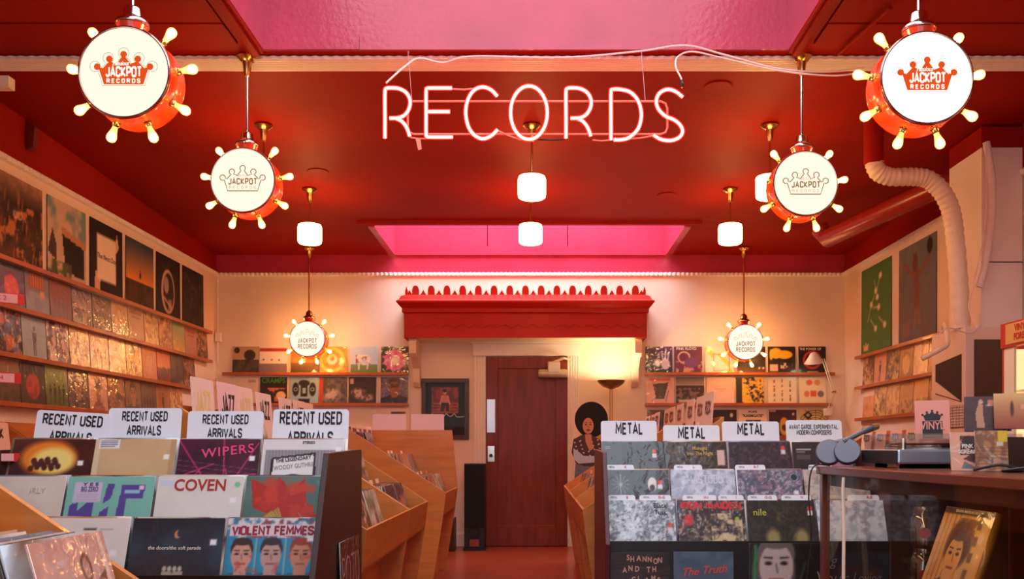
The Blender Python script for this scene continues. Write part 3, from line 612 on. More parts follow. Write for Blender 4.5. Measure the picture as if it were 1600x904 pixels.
LW = [
 [('red and blue ice cream coloured', 'blob', [(70, 100, 125), (225, 90, 80), (60, 70, 90), (240, 190, 150)]), ('dusty blue with striped orange title block', 'pool', None), ('faded purple brown crowd', 'crowd', [(130, 100, 105), (140, 85, 70), (110, 85, 95)]), ('dark navy and cream', 'land', [(70, 80, 90), (150, 140, 120), (28, 26, 34), (220, 190, 120)]), ('dark olive group', 'crowd', [(70, 62, 44), (96, 88, 60), (50, 42, 34)]), ('cream tower', 'blob', [(200, 170, 120), (225, 190, 130), (180, 140, 90), (160, 90, 60)]), ('pale beige with tiny mark', 'text', [(205, 180, 145), (150, 110, 80)]), ('crinkled gold wrapped', 'glinted', [(200, 160, 80), (245, 215, 140), (140, 90, 40)]), ('tan and rust', 'abs', [(190, 140, 90), (140, 70, 40), (210, 160, 110), (230, 190, 140)]), ('yellow to teal rainbow', 'grad', None), ('pinkish red with tall letters', 'text', [(190, 130, 110), (150, 40, 36)]), ('brown leafy', 'abs', [(110, 66, 36), (160, 100, 60), (60, 36, 26), (200, 150, 90)])],
 [('black with tumbling orange shapes', 'abs', [(40, 36, 48), (200, 110, 50), (70, 100, 140), (220, 180, 150)]), ('pale blue with slim standing figure', 'fig', [(150, 178, 185), (70, 60, 80), (170, 190, 190)]), ('white with sketchy group', 'abs', [(215, 190, 175), (120, 90, 80), (80, 60, 60), (235, 220, 205)]), ('bright gold foil with dark corner', 'glinted', [(225, 180, 90), (250, 225, 150), (150, 90, 40)]), ('shiny amber wrapped with dark figures', 'crowd', [(235, 195, 120), (225, 180, 90), (120, 80, 40)]), ('creamy gold with painted glare', 'glinted', [(245, 215, 150), (255, 240, 200), (210, 160, 90)]), ('yellow streaked foil', 'glinted', [(215, 165, 70), (250, 220, 120), (120, 70, 30)]), ('orange pink plain', 'blob', [(225, 150, 100), (235, 170, 120), (220, 140, 90), (200, 110, 70)]), ('red sunset', 'land', [(200, 70, 40), (240, 150, 60), (140, 40, 30), (90, 30, 24)]), ('dark brown robed figure', 'fig', [(80, 50, 34), (40, 26, 22), (110, 70, 44)]), ('long rust brown double', 'abs', [(120, 66, 36), (80, 40, 26), (160, 96, 56), (190, 140, 80)])],
 [('dim ochre street scene', 'land', [(150, 120, 80), (120, 90, 60), (50, 36, 30), (90, 60, 40)]), ('black with red crouching shape', 'blob', [(34, 28, 26), (190, 60, 44), (60, 46, 38), (110, 30, 26)]), ('green misty with four silhouettes', 'crowd', [(70, 90, 36), (150, 190, 90), (30, 40, 24)]), ('dark brown portrait', 'bust', [(60, 46, 40), (130, 80, 56), (34, 24, 22), (44, 34, 32)]), ('peach with a tall hatted bust', 'hat', None), ('mottled amber', 'abs', [(130, 80, 40), (170, 110, 56), (90, 54, 30), (210, 150, 80)]), ('tan couple portrait', 'bust', [(150, 110, 70), (190, 130, 90), (60, 40, 30), (90, 60, 44)]), ('dark group portrait', 'crowd', [(90, 60, 44), (130, 90, 60), (50, 34, 28)]), ('burnt orange rider', 'fig', [(170, 96, 44), (80, 44, 26), (200, 130, 70)]), ('small copper', 'abs', [(190, 120, 60), (130, 76, 40), (220, 160, 90), (240, 190, 110)])]]
RN = ['upper', 'middle', 'lower']
for r, row in enumerate(LW):
    for k, (d, st, c) in enumerate(row):
        yc = (6.294, 6.255, 6.238)[r]+.3185*(k-1)+.157
        if st == 'pool': a = Art(26, (120, 130, 135), 9); a.rect(.18, .62, .8, .95, (150, 80, 40)); [a.line(.25+.1*q, .66, .25+.1*q, .93, .035, (235, 160, 80)) for q in range(6)]; a.mottle((150, 165, 175), 4, .5, 5, .7, 0, .5).rect(.62, .42, .8, .58, (225, 180, 150))
        elif st == 'grad': a = Art(26, (220, 200, 90), 8); a.grad((230, 160, 70), (120, 170, 130), 0, 1).mottle((225, 210, 90), 3, .5, 5, .7)
        elif st == 'hat': a = Art(26, (225, 180, 150), 8); a.poly([(.1, 0), (.3, .26), (.7, .26), (.9, 0)], (150, 80, 80)).rect(.4, .2, .6, .45, (150, 90, 70)).ell(.5, .55, .14, .2, (150, 90, 70)).rect(.34, .64, .66, .9, (44, 24, 24)).ell(.5, .64, .2, .04, (44, 24, 24))
        else: a = recipe(st, c, 100+20*r+k, 40)
        big = st == 'glinted' or k in (3, 4, 5)
        o = sleeve('record_sleeve', a, (XL+.028, yc, LZ[r+1]+.001), PI/2, R(3.5), f'{d} record sleeve on the {RN[r]} row of left wall', 'record', 'record sleeves shown on the left wall', .305, .305, .005, FOIL if big else POLY)
# red shelf tags near the left edge
for k, (py, s, pl) in enumerate(((468, 'DSC 2', 'beside the upper row'), (591, 'DSC 4', 'beside the lower row'), (714, 'DSC 6', 'above the front rack'))):
    Y = 5.35 if k < 2 else 3.5; p = at(38 if k == 0 else 33 if k == 1 else 31, py, Y)
    t = empty('shelf_tag', p, (0, 0, R(38))); tag(t, f'red shelf tag with pink label reading {s} {pl}', 'tag', 'red disc tags at the far left')
    wd = .26 if k < 2 else .17; hg = .062 if k < 2 else .033
    obj('tag_plate', box(-wd, 0, 0, .006, -hg/2, hg/2), mat('red_acrylic', (225, 20, 30), .25, coat=.5), t)
    lb = obj('paper_label', box(-wd+.012, -.035*(1 if k < 2 else .6), -.002, 0, -hg*.42, hg*.42), mat('pink_paper', (250, 180, 175), .6), t); text(lb, s, hg*.62, (-wd*.55, -.003, 0), INKR, 1.0)
    if k < 2:
        obj('tag_arm', tube([(-.13, .006, 0), (-.45, .16 if k == 0 else .16, 0)], .008, 6), mat('red_acrylic', 0), t)
    else: obj('tag_arm', tube([(-.08, .006, 0), (-.2, .06, -.1), (-.25, .16, -.34)], .006, 6), mat('red_acrylic', 0), t)

# back wall
BY = YB
def bx_(px): return (px-CX)*10.05/F
BZ = [EYE+(CY-583)*10.05/F, EYE+(CY-631)*10.05/F]
ledge('record_ledge', (bx_(348), BY, BZ[0]), 0, bx_(638)-bx_(348), 'upper ledge on the back wall left of the red hood'); ledge('record_ledge', (bx_(395), BY, BZ[1]), 0, bx_(638)-bx_(395), 'lower ledge on the back wall left of the red hood')
ledge('record_ledge', (bx_(1008), BY, BZ[0]), 0, bx_(1304)-bx_(1008), 'upper ledge on the back wall right of the red hood'); ledge('record_ledge', (bx_(1008), BY, BZ[1]), 0, bx_(1300)-bx_(1008), 'lower ledge on the back wall right of the red hood')
n = 34
def A(bg, s=1): return Art(n, bg, s)
BW = [
 (362, 403, 0, 'dark field with a tree under tan sky', A((186, 160, 120)).grad((60, 56, 36), (50, 50, 34), 0, .5).mottle((96, 84, 52), 7, .5, 6, .7, 0, .5).ell(.65, .68, .22, .2, (60, 48, 34)).ell(.16, .86, .11, .11, (60, 26, 20)), None),
 (404, 447, 0, 'white beach with red title strip', A((240, 226, 206)).grad((130, 110, 116), (140, 118, 122), 0, .36).rect(0, .82, 1, .94, (186, 50, 36)).ell(.15, .52, .03, .03, (60, 50, 44)).ell(.45, .51, .03, .03, (60, 50, 44)).ell(.72, .5, .03, .03, (60, 50, 44)), None),
 (453, 497, 0, 'golden sunset hill', A((190, 130, 50)).grad((70, 48, 24), (150, 100, 40), 0, .4).mottle((220, 160, 70), 4, .5, 4, .6, .4, 1), None),
 (499, 541, 0, 'swirling orange and yellow', A((230, 130, 40)).ring(.45, .5, .42, .12, (245, 200, 90)).ell(.45, .52, .2, .2, (245, 220, 190)).ell(.45, .55, .08, .08, (180, 110, 60)).mottle((250, 190, 60), 6, .55, 6, .7), None),
 (547, 589, 0, 'blue sky green field', A((186, 200, 214)).grad((90, 120, 60), (120, 140, 90), 0, .35).mottle((150, 60, 60), 6, .5, 6, 1, .3, .7, .2, .75).mottle((235, 215, 200), 6, .55, 6, 1, .3, .7, .2, .75).rect(.28, .14, .34, .36, (220, 200, 190)).rect(.6, .16, .66, .36, (220, 200, 190)), None),
 (595, 638, 0, 'pink petals on dark green', A((60, 60, 40)), 'petal'),
 (362, 402, 1, 'plain cream', A((232, 214, 196)).rect(.6, .8, .9, .9, (190, 160, 140)), None),
 (405, 447, 1, 'black comic with green title', A((30, 26, 26)).mottle((210, 110, 60), 5, .55, 8, 1, .1, .6).ell(.78, .32, .18, .16, (240, 200, 140)), 'CRAMPS'),
 (452, 496, 1, 'pale blue with black mirrored creature', A((160, 190, 205)).rect(.38, .28, .62, .8, (26, 26, 30)).ell(.5, .78, .2, .12, (26, 26, 30)).ell(.2, .55, .12, .25, (26, 26, 30)).ell(.8, .55, .12, .25, (26, 26, 30)).rect(.3, .02, .7, .2, (26, 26, 30)).rect(.44, .4, .56, .6, (160, 190, 205)).ring(.2, .55, .06, .03, (160, 190, 205)).ring(.8, .55, .06, .03, (160, 190, 205)), None),
 (498, 541, 1, 'grey statue with red spine band', A((110, 100, 100)).ell(.45, .35, .3, .22, (190, 170, 160), 1, 6).mottle((70, 60, 64), 6, .52, 6, .8).rect(0, 0, .13, 1, (196, 60, 40)), None),
 (544, 587, 1, 'dark with pale spotted pile', A((50, 34, 34)).ell(.35, .42, .26, .18, (190, 160, 150), 1, 3).ell(.6, .25, .3, .14, (180, 150, 140), 1, 3).mottle((60, 40, 40), 12, .55, 9, .8).rect(.05, .75, .18, .95, (210, 170, 160)), None),
 (594, 637, 1, 'navy suited figure in glasses', A((96, 84, 110), 5).mottle((140, 120, 140), 16, .5, 8, .7).bust(.5, 0, 1.0, (150, 90, 60), (90, 56, 44), (34, 28, 48), True), None),
 (1009, 1051, 0, 'violet night with pale raised hand', A((60, 30, 70)).grad((30, 60, 66), (90, 40, 90), 0, 1).ell(.75, .35, .16, .2, (200, 180, 190)).line(.66, .45, .62, .78, .05, (200, 180, 190)).line(.74, .5, .76, .86, .05, (200, 180, 190)).line(.82, .45, .88, .78, .05, (200, 180, 190)).ell(.45, .4, .12, .13, (250, 220, 210), 1, 4), None),
 (1054, 1098, 0, 'maroon ornamented with white letters', A((100, 40, 70), 6).mottle((205, 150, 120), 8, .55, 8, .9, 0, .45).ring(.35, .6, .2, .05, (220, 170, 140)).ell(.6, .4, .24, .2, (110, 60, 110)), 'PINK FLOYD'),
 (1103, 1147, 0, 'white with yellow diagonal frames', A((236, 216, 190)).poly([(0, 1), (.1, 1), (1, .1), (1, .0), (.85, .0), (0, .85)], (236, 200, 80)).rect(.3, .1, .85, .72, (240, 222, 200)).poly([(.4, .72), (.55, .72), (.85, .42), (.85, .2)], (236, 200, 80)).line(.3, .1, .85, .1, .02, (90, 70, 50)).line(.85, .1, .85, .72, .02, (90, 70, 50)).line(.3, .72, .85, .72, .02, (90, 70, 50)).line(.3, .1, .3, .72, .02, (90, 70, 50)), None),
 (1153, 1197, 0, 'black and rust partly hidden by the drum lamp', A((40, 28, 24)).grad((130, 70, 36), (40, 28, 24), 0, .3).ell(.78, .2, .04, .04, (240, 230, 210)).ell(.92, .2, .04, .04, (240, 230, 210)), None),
 (1201, 1244, 0, 'black with yellow balloon lettering', A((34, 26, 24)).ell(.3, .75, .22, .2, (240, 190, 40)).ell(.6, .7, .3, .16, (240, 190, 40)).ell(.12, .7, .06, .2, (240, 190, 40)).rect(.06, .08, .36, .34, (225, 190, 160)).mottle((225, 200, 170), 8, .6, 8, 1, .0, .4, .45, 1), None),
 (1249, 1292, 0, 'black with red ring behind the desk lamp', A((26, 22, 24)).ring(.5, .5, .3, .09, (196, 40, 34)).rect(.3, .04, .7, .08, (200, 190, 170)), 'THE POWER OF'),
 (1010, 1054, 1, 'pink sketched figure with red title', A((228, 176, 160)).poly([(.25, .75), (.8, .8), (.65, .2), (.35, .2)], (70, 56, 56)).line(.2, .1, .5, .4, .02, (90, 60, 56)).line(.7, .1, .8, .5, .02, (90, 60, 56)).rect(.12, .86, .85, .97, (216, 100, 70)), None),
 (1057, 1101, 1, 'dark crowd with pale letters', A((60, 46, 46)).grad((170, 150, 140), (110, 100, 104), .7, 1).mottle((150, 120, 100), 12, .55, 8, .8, .1, .6).rect(.1, .06, .92, .17, (205, 180, 160)), None),
 (1105, 1148, 1, 'nearly blank pale pink', A((240, 200, 184)).rect(.3, .55, .7, .57, (200, 150, 140)).rect(.4, .48, .6, .5, (200, 150, 140)), None),
 (1150, 1196, 1, 'yellow and black tangle with black spine', A((226, 186, 90), 7).mottle((50, 44, 40), 14, .52, 12, 1).mottle((240, 190, 60), 5, .58, 8, 1).rect(0, 0, .22, 1, (40, 34, 34)), None),
 (1201, 1246, 1, 'cream with rows of small dashes', A((244, 224, 190)), 'dash'),
 (1250, 1292, 1, 'cream with orange splotched heads', A((244, 220, 186)).ell(.38, .8, .12, .1, (226, 110, 60)).ell(.68, .8, .12, .1, (230, 150, 90)).ell(.28, .38, .1, .12, (226, 130, 80)).rect(.42, .28, .64, .5, (226, 90, 50)).ell(.8, .38, .12, .12, (130, 110, 120)), None),
 (1012, 1052, 2, 'dark with round blue portrait', A((90, 60, 60)).ell(.55, .6, .35, .35, (50, 54, 80)), None),
 (1112, 1152, 2, 'black with small white badge', A((30, 24, 26)).ell(.8, .8, .06, .08, (230, 220, 210)), None),
 (1155, 1200, 2, 'white with two small black pictures', A((244, 222, 200)).rect(.25, .3, .5, .62, (50, 34, 30)).rect(.53, .3, .78, .62, (50, 34, 30)), '"KARMGATE"'),
 (1203, 1246, 2, 'dark plum with a halved avocado', A((58, 36, 42)).ell(.54, .38, .16, .34, (230, 160, 40)).ell(.54, .33, .13, .24, (214, 180, 90)).ell(.55, .34, .09, .12, (96, 46, 24)).ell(.88, .84, .04, .05, (235, 225, 210)).rect(.02, .92, .25, .99, (190, 160, 160)), None),
 (1252, 1295, 2, 'yellow with black concentric web and diamond', A((226, 200, 130)), 'web')]
for k, (x0, x1, r, d, a, ex) in enumerate(BW):
    if ex == 'petal':
        for q in range(11):
            t = q*2*PI/11; cx_, cy_ = .5+.28*math.cos(t), .5+.28*math.sin(t); a.ell(cx_, cy_, .13, .13, (214, 96, 130) if q % 2 else (235, 150, 170))
            a.line(.5, .5, cx_*1.6-.3, cy_*1.6-.3, .06, (225, 110, 140))
        a.ell(.5, .48, .16, .16, (255, 230, 190), 1, 4)
    if ex == 'dash':
        for q in range(3):
            for w_ in range(5): a.rect(.2+.28*q, .12+.17*w_, .235+.28*q, .12+.17*w_+.05+.04*((q+w_) % 3), (70, 56, 50))
    if ex == 'web':
        for q in range(1, 8): a.ring(.55, .35, .09*q, .02, (60, 44, 34))
        for q in range(12): a.line(.55, .35, .55+.9*math.cos(q*PI/6), .35+.9*math.sin(q*PI/6), .015, (60, 44, 34))
        a.poly([(.1, .8), (.28, .98), (.46, .8), (.28, .62)], (40, 30, 34)); a.ell(.28, .8, .06, .06, (190, 180, 160))
    if r < 2: z = BZ[r]+.001; yy = BY-.03; tl = R(4)
    else: z = BZ[1]-.365; yy = BY-.03; tl = R(4)
    wd = min((x1-x0)*10.05/F, .318)
    side = ('left of' if x1 < 700 else 'right of')
    o = sleeve('record_sleeve', a.grain(4), ((bx_(x0)+bx_(x1))/2, yy, z), 0, tl, f'{d} record sleeve, back wall {side} hood', 'record', 'record sleeves shown on the back wall', wd, .305, .005, POLY)
    if ex == 'CRAMPS': text(o, 'CRAMPS', .08, (0, -.0015, .265), mat('ink_green', (70, 150, 50), .6), .9, .02)
    if ex == 'PINK FLOYD': text(o, 'PINK FLOYD', .045, (-.02, -.0015, .28), INKW, .9, .01)
    if ex == 'THE POWER OF': text(o, 'THE POWER OF', .04, (-.02, -.0015, .275), INKW, .85, .01)
    if ex and ex[0] == '"':
        text(o, ex, .04, (0, -.0015, .235), INK, 1, .03); text(o, 'POPE', .03, (0, -.0015, .28), INK, 1.4, .03)
ledge('record_ledge', (bx_(1008), BY, BZ[1]-.366), 0, bx_(1300)-bx_(1008), 'lowest ledge on the back wall behind the metal cards')
o = sleeve('record_sleeve', Art(n, (240, 205, 185), 2).rect(.35, .78, .85, .86, (80, 50, 44)).grain(4), ((bx_(594)+bx_(640))/2, BY-.03, BZ[1]-.345), 0, R(4), 'cream record sleeve below the ledge left of the framed print', 'record', 'record sleeves shown on the back wall', .318, .305)
ledge('record_ledge', (bx_(540), BY, BZ[1]-.346), 0, bx_(650)-bx_(540), 'short lowest ledge left of the framed print')

# right wall
RZ = [2.069, 1.746, 1.41]
for z, nm in zip(RZ, ('topmost', 'middle', 'lowest')): ledge('record_ledge', (XR, 9.60, z), -PI/2, 2.6, nm+' wooden ledge along the right wall')
g = Art(50, (74, 120, 62), 3, 1.1)
for (x, y, q) in ((.65, .85, -.9), (.5, .7, -.8), (.35, .56, -1.0), (.6, .5, .1), (.5, .27, .6), (.8, .28, .5), (.55, .62, 1.1)):
    g.line(x, y, x-.22*math.cos(q), y+.22*math.sin(q), .012, (225, 215, 190)); g.ell(x, y, .05, .035, (225, 215, 190))
g.poly([(.1, .05), (.24, .05), (.27, .13), (.2, .1), (.17, .15), (.14, .1), (.07, .13)], (220, 170, 120))
sleeve('wall_poster', g.grain(3), (XR-.012, 9.165, RZ[0]+.014), -PI/2, .006, 'green poster with white flowers on the right wall', 'poster', 'large posters on the right wall', .80, .90, .004, MATTE, (40, 40, 36))
g = Art(50, (116, 112, 118), 4, 1.1); g.grad((112, 84, 96), (120, 124, 128), 0, 1).mottle((96, 104, 110), 4, .5, 4, .6)
g.poly([(.42, .3), (.58, .3), (.56, .6), (.62, .72), (.4, .72), (.44, .6)], (120, 76, 66)).ell(.46, .8, .07, .1, (110, 64, 52)).line(.42, .66, .15, .82, .06, (130, 86, 74)).line(.6, .66, .8, .78, .06, (130, 86, 74)).line(.48, .3, .44, .15, .06, (140, 96, 80)).line(.55, .3, .58, .18, .06, (140, 96, 80)).ell(.84, .9, .07, .08, (44, 32, 34)).rect(.1, .06, .32, .2, (150, 100, 100), .5)
sleeve('wall_poster', g.grain(4), (XR-.012, 8.18, RZ[0]+.014), -PI/2, .006, 'grey mauve poster with floating swimmer figure on the right wall', 'poster', 'large posters on the right wall', .80, .90, .004, MATTE, (40, 40, 36))
RWR = [[('ochre leafy', 'abs', [(180, 130, 70), (120, 80, 40), (220, 170, 100), (90, 60, 36)]), ('peach with robed figure', 'fig', [(235, 160, 120), (110, 60, 44), (240, 180, 130)]), ('crinkled gold on black', 'glinted', [(60, 40, 24), (235, 190, 100), (120, 80, 40)]), ('gold oval wrapped', 'blob', [(190, 140, 70), (240, 190, 90), (150, 100, 50), (250, 220, 140)]), ('pale cream gold', 'glinted', [(240, 195, 130), (250, 220, 160), (220, 170, 110)]), ('plain tan', 'text', [(225, 170, 120), (180, 120, 80)])],
       [('orange and white titled', 'band', [(235, 160, 100), (240, 220, 190), (214, 90, 50)]), ('streaked amber foil', 'glinted', [(190, 130, 60), (240, 200, 110), (110, 70, 36)]), ('tan creased', 'glinted', [(225, 165, 95), (240, 190, 120), (190, 120, 60)]), ('brown scene', 'land', [(200, 150, 80), (180, 120, 60), (130, 80, 40), (220, 170, 90)]), ('golden landscape', 'land', [(235, 180, 90), (220, 160, 80), (170, 110, 50), (240, 200, 120)]), ('dim orange', 'abs', [(200, 130, 70), (160, 96, 50), (220, 160, 90), (130, 80, 40)])]]
for r, row in enumerate(RWR):
    for k, (d, st, c) in enumerate(row):
        sleeve('record_sleeve', recipe(st, c, 300+10*r+k, 40), (XR-.028, 9.34-.318*k, RZ[r+1]+.001), -PI/2, R(3.5), f'{d} record sleeve on the {("upper", "lower")[r]} row of right wall', 'record', 'record sleeves shown on the right wall', .305, .305, .005, FOIL if st == 'glinted' else POLY)

# framed print by the door
p0, p1 = at(657, 686, 10.07), at(731, 591, 10.07)
fr_ = empty('framed_print', ((p0.x+p1.x)/2+.012, YB-.001, p0.z)); tag(fr_, 'dark wood framed print of a seated figure left of the door', 'picture')
wf, hf = p1.x-p0.x, p1.z-p0.z; M_FRM = mat('frame_dark_wood', (66, 30, 20), .35)
for nm, b in (('frame_rail', box(-wf/2, wf/2, -.035, 0, 0, .05)), ('frame_rail', box(-wf/2, wf/2, -.035, 0, hf-.05, hf)), ('frame_stile', box(-wf/2, -wf/2+.05, -.035, 0, .05, hf-.05)), ('frame_stile', box(wf/2-.05, wf/2, -.035, 0, .05, hf-.05))): obj(nm, b, M_FRM, fr_, bevel=.003)
a = Art(60, (30, 24, 26), 2, 1.3); a.rect(.14, .42, .84, .92, (150, 76, 50)).mottle((96, 44, 34), 9, .5, 6, .8, .42, .92, .14, .84)
for q in range(4): a.rect(.14, .42+.06*q, .84, .44+.06*q, (190, 120, 90), .7)
a.poly([(.38, .60), (.41, .76), (.57, .76), (.60, .60)], (206, 130, 100)).ell(.49, .82, .045, .05, (220, 150, 110)).ell(.49, .85, .05, .03, (40, 24, 22)).poly([(.39, .62), (.59, .62), (.6, .46), (.52, .46), (.5, .56), (.46, .46), (.38, .46)], (60, 40, 46)).line(.41, .74, .37, .6, .04, (220, 150, 116)).line(.57, .74, .61, .6, .04, (220, 150, 116))
pm = link('print_sheet', sleeve_mesh(a, wf-.1, hf-.1, .004, (30, 24, 26), MATTE), fr_, (0, -.02, .05))
obj('script_signature', tube(spline([(-.17+.03*k, -.023, .27+.02*math.sin(k*2.3)) for k in range(11)]+[(.2, -.023, .255), (.23, -.023, .262)], 4), .003, 5), INKW, fr_)
obj('glazing', box(-wf/2+.05, wf/2-.05, -.026, -.025, .05, hf-.05), glassmat('picture_glass', fac=.004), fr_)

# ------------------------------------------------------------------ plywood bins along the aisle
M_CARDP = mat('card_pink', (244, 206, 186), .6); M_CARDW = mat('card_white', (236, 238, 244), .5); M_TAN = mat('ink_tan', (240, 205, 120), .6)
PROF = [(0, .745), (.02, .58), (.11, 0), (.80, 0), (.80, 1.27)]
def bin_unit(x, y0, L, face, label, tall_end=False):
    # face +1 looks to +X (left of the aisle), -1 looks to -X
    t = empty('record_bin', (x, y0 if face > 0 else y0+L, 0), (0, 0, PI/2*face)); tag(t, label, 'record bin', 'stepped plywood record bins')
    th = .018
    for a in (0, L-th): obj('side_panel', prism(PROF if not (tall_end and a) else PROF[:-1]+[(.80, 1.262), (.05, 1.262)], a, a+th, 'x'), M_PLY, t, bevel=.0015)
    x0, x1 = th, L-th
    obj('front_panel', prism([(0, .745), (.02, .58), (.036, .58), (.016, .745)], x0, x1, 'x'), M_PLY, t)
    for k in range(3):
        ya = .03+.25*k; zf = .575+.175*k
        obj('tier_floor', box(x0, x1, ya, ya+.25, zf-.012, zf), M_PLY, t)
        if k < 2: obj('tier_riser', box(x0, x1, ya+.235, ya+.25, zf, zf+.163), M_PLY, t)
    obj('back_panel', box(x0, x1, .782, .80, 0, 1.27), M_PLY, t); obj('kick_panel', box(x0, x1, .16, .178, 0, .563), M_PLY, t)
    return t
bin_unit(-.71, 3.76, 1.28, 1, 'nearest plywood record bin left of the aisle'); bin_unit(-.71, 5.05, .83, 1, 'second plywood record bin left of the aisle'); bin_unit(-.71, 7.05, 1.05, 1, 'plywood record bin left of the aisle nearest the door', True)
bin_unit(.26, 5.06, 1.11, -1, 'nearest plywood record bin right of the aisle'); bin_unit(.26, 6.18, 1.11, -1, 'second plywood record bin right of the aisle'); bin_unit(.26, 7.30, 1.2, -1, 'plywood record bin right of the aisle beside the standee')
bin_unit(-2.78, 4.3, 1.7, 1, 'plywood record bin below the left wall ledges'); bin_unit(-2.78, 6.02, 1.7, 1, 'further plywood record bin below the left wall ledges'); bin_unit(2.66, 7.3, 2.0, -1, 'plywood record bin under the right wall ledges')
# edge-on records leaning in the tiers; a palette of shared meshes
PAL = []
cols = [(150, 80, 60), (66, 60, 84), (220, 205, 185), (40, 36, 38), (190, 120, 60), (96, 124, 120), (170, 50, 60), (110, 90, 70), (230, 190, 150), (70, 90, 60), (130, 100, 130), (200, 170, 90)]
for k, c in enumerate(cols):
    c2 = cols[(k*5+3) % 12]; PAL.append(sleeve_mesh(recipe(('abs', 'band', 'fig', 'blob', 'land', 'crowd')[k % 6], [c, c2, cols[(k+7) % 12], (220, 190, 160)], 500+k, 14), .31, .31, .006, c, POLY))
CN = ['rust', 'navy', 'cream', 'black', 'ochre', 'teal', 'crimson', 'umber', 'peach', 'olive', 'mauve', 'mustard']
TAB = mesh('index_tab', box(-.05, .05, .0, .0012, 0, .335), M_CARDP)
def fill(x, y0, L, face, tier, spots, label, group, tabs=1):
    """spots: list of (offset along the bin from its nearer end, how many leaning records)"""
    for off, cnt in spots:
        for k in range(cnt):
            d = .066+.25*tier+.0155*k+random.uniform(-.001, .001); jit = random.uniform(-.006, .006)
            Y = y0+off+jit
            ci = random.randrange(12); me = PAL[ci]; w0 = ('near', 'middle', 'far')[[q_[0] for q_ in spots].index(off)]
            o = link('record_sleeve', me, None, (x-face*d, Y, .5785+.175*tier), (-R(17-.4*k), 0, PI/2*face)); tag(o, f'{CN[ci]} sleeve in the {w0} stack, {label}', 'record', group)
        for q in range(tabs):
            d = .066+.25*tier+.0155*cnt+.002
            c = link('index_tab_card', TAB, None, (x-face*d, y0+off+random.uniform(-.09, .09), .578+.175*tier), (-R(17-.4*cnt), 0, PI/2*face)); tag(c, f'pink index card in the {w0} stack, {label}', 'card', 'index cards, '+label)
GL = ['lower tier', 'middle tier', 'top tier']
for (x, y0, L, face, nm, plan) in ((-.71, 3.76, 1.28, 1, 'nearest left aisle bin', {0: [(.19, 7), (.53, 8), (.87, 9)], 1: [(.19, 8), (.53, 8), (.87, 7)], 2: [(.2, 5), (.56, 3)]}),
    (-.71, 5.05, .83, 1, 'second left aisle bin', {0: [(.2, 8), (.54, 9)], 1: [(.2, 8), (.54, 8)], 2: [(.25, 4), (.58, 4)]}),
    (-.71, 7.05, 1.05, 1, 'left aisle bin by the door', {0: [(.19, 7), (.52, 8), (.85, 8)], 1: [(.19, 6), (.52, 7), (.85, 4)], 2: [(.22, 6)]}),
    (.26, 5.06, 1.11, -1, 'nearest right aisle bin', {0: [(.25, 7), (.6, 7)], 1: [(.25, 6), (.6, 5)], 2: [(.3, 4)]}),
    (.26, 6.18, 1.11, -1, 'second right aisle bin', {0: [(.25, 7), (.6, 6)], 1: [(.3, 5)]}),
    (.26, 7.30, 1.2, -1, 'right aisle bin by the standee', {0: [(.25, 7), (.6, 5)], 1: [(.3, 5)]})):
    for tier, spots in plan.items():
        fill(x, y0, L, face, tier, spots, f'{GL[tier]} of {nm}', f'records packed in the {GL[tier]} of {nm}', 1)
# big category cards standing on the top tiers
def rounded(w_, h_, r=.02, n_=4):
    p = []
    for cx_, cz_, a0 in ((w_/2-r, r, -90), (w_/2-r, h_-r, 0), (-w_/2+r, h_-r, 90), (-w_/2+r, r, 180)):
        for k in range(n_+1): a = R(a0+90*k/n_); p.append((cx_+r*math.cos(a), cz_+r*math.sin(a)))
    return p
def card(name, loc, rz, tilt, w_, h_, m, label, group, r=.012):
    o = obj(name, prism(rounded(w_, h_, r), 0, .003, 'y'), m, None, loc, (-tilt, 0, rz)); tag(o, label, 'card', group); return o
ORD = ['first', 'second', 'third', 'fourth', 'fifth', 'sixth', 'seventh', 'eighth', 'ninth']
for k in range(7):
    c = card('divider_card', (-1.43+.012*(k % 2), (3.92, 4.20, 4.48, 4.76, 5.215, 5.475, 5.73)[k], .928), PI/2, R(4), .262, .467-.012*(k > 2), M_CARDP if k != 1 else mat('card_rose', (246, 196, 190), .6), f'pink divider card reading JAZZ, {ORD[k]} from the front in the row', 'jazz divider cards')
    block(c, 'JAZZ', .10, .185, (.0, -.001, .365), M_TAN if k in (0, 2) else INK, wt=.2)
for k in range(4):
    c = card('divider_card', (-1.43, 7.20+.22*k, .93), PI/2, R(6), .2, .36, M_CARDP, f'pale divider card with brown print block, {ORD[k]} in the bin by the door', 'pale divider cards by the door')
    obj('print_block', box(-.07, .07, -.001, 0, .27, .33), mat('ink_brown', (130, 76, 64), .6), c)
for k in range(2):
    p = at((588+640)/2 if k == 0 else (646+698)/2, 648, 8.3)
    tag(obj('divider_card', prism(rounded(.30, .32, .006), 0, .003, 'y'), mat('card_lilac', (236, 206, 214), .6), None, (p.x, 8.1005, p.z-.32), (0, 0, 0)), ('left' if k == 0 else 'right')+' blank lilac card standing behind the bin by the door', 'card', 'blank lilac cards')
for k in range(9):
    c = card('divider_card', (.98+.01*(k % 2), (5.26, 5.57, 5.88, 6.38, 6.69, 7.0, 7.5, 7.81, 8.12)[k], .93), -PI/2, R(4), .29, .49-.004*k, M_CARDP, f'pink divider card reading ROCK, {(ORD+["tenth"])[k]} from the front beside the aisle', 'rock divider cards right of the aisle')
    block(c, 'ROCK', .085, .17, (.0, -.001, .40), mat('ink_brown', 0), wt=.22)
for k in range(5):
    c = card('divider_card', (3.30, 9.0-.36*k, 1.02), -PI/2, R(6), .27, .25, M_CARDP, f'tan divider card reading ROCK under right wall ledges, {ORD[k]} from the corner', 'rock divider cards under the right wall')
    block(c, 'ROCK', .075, .16, (0, -.001, .18), INK, wt=.22)
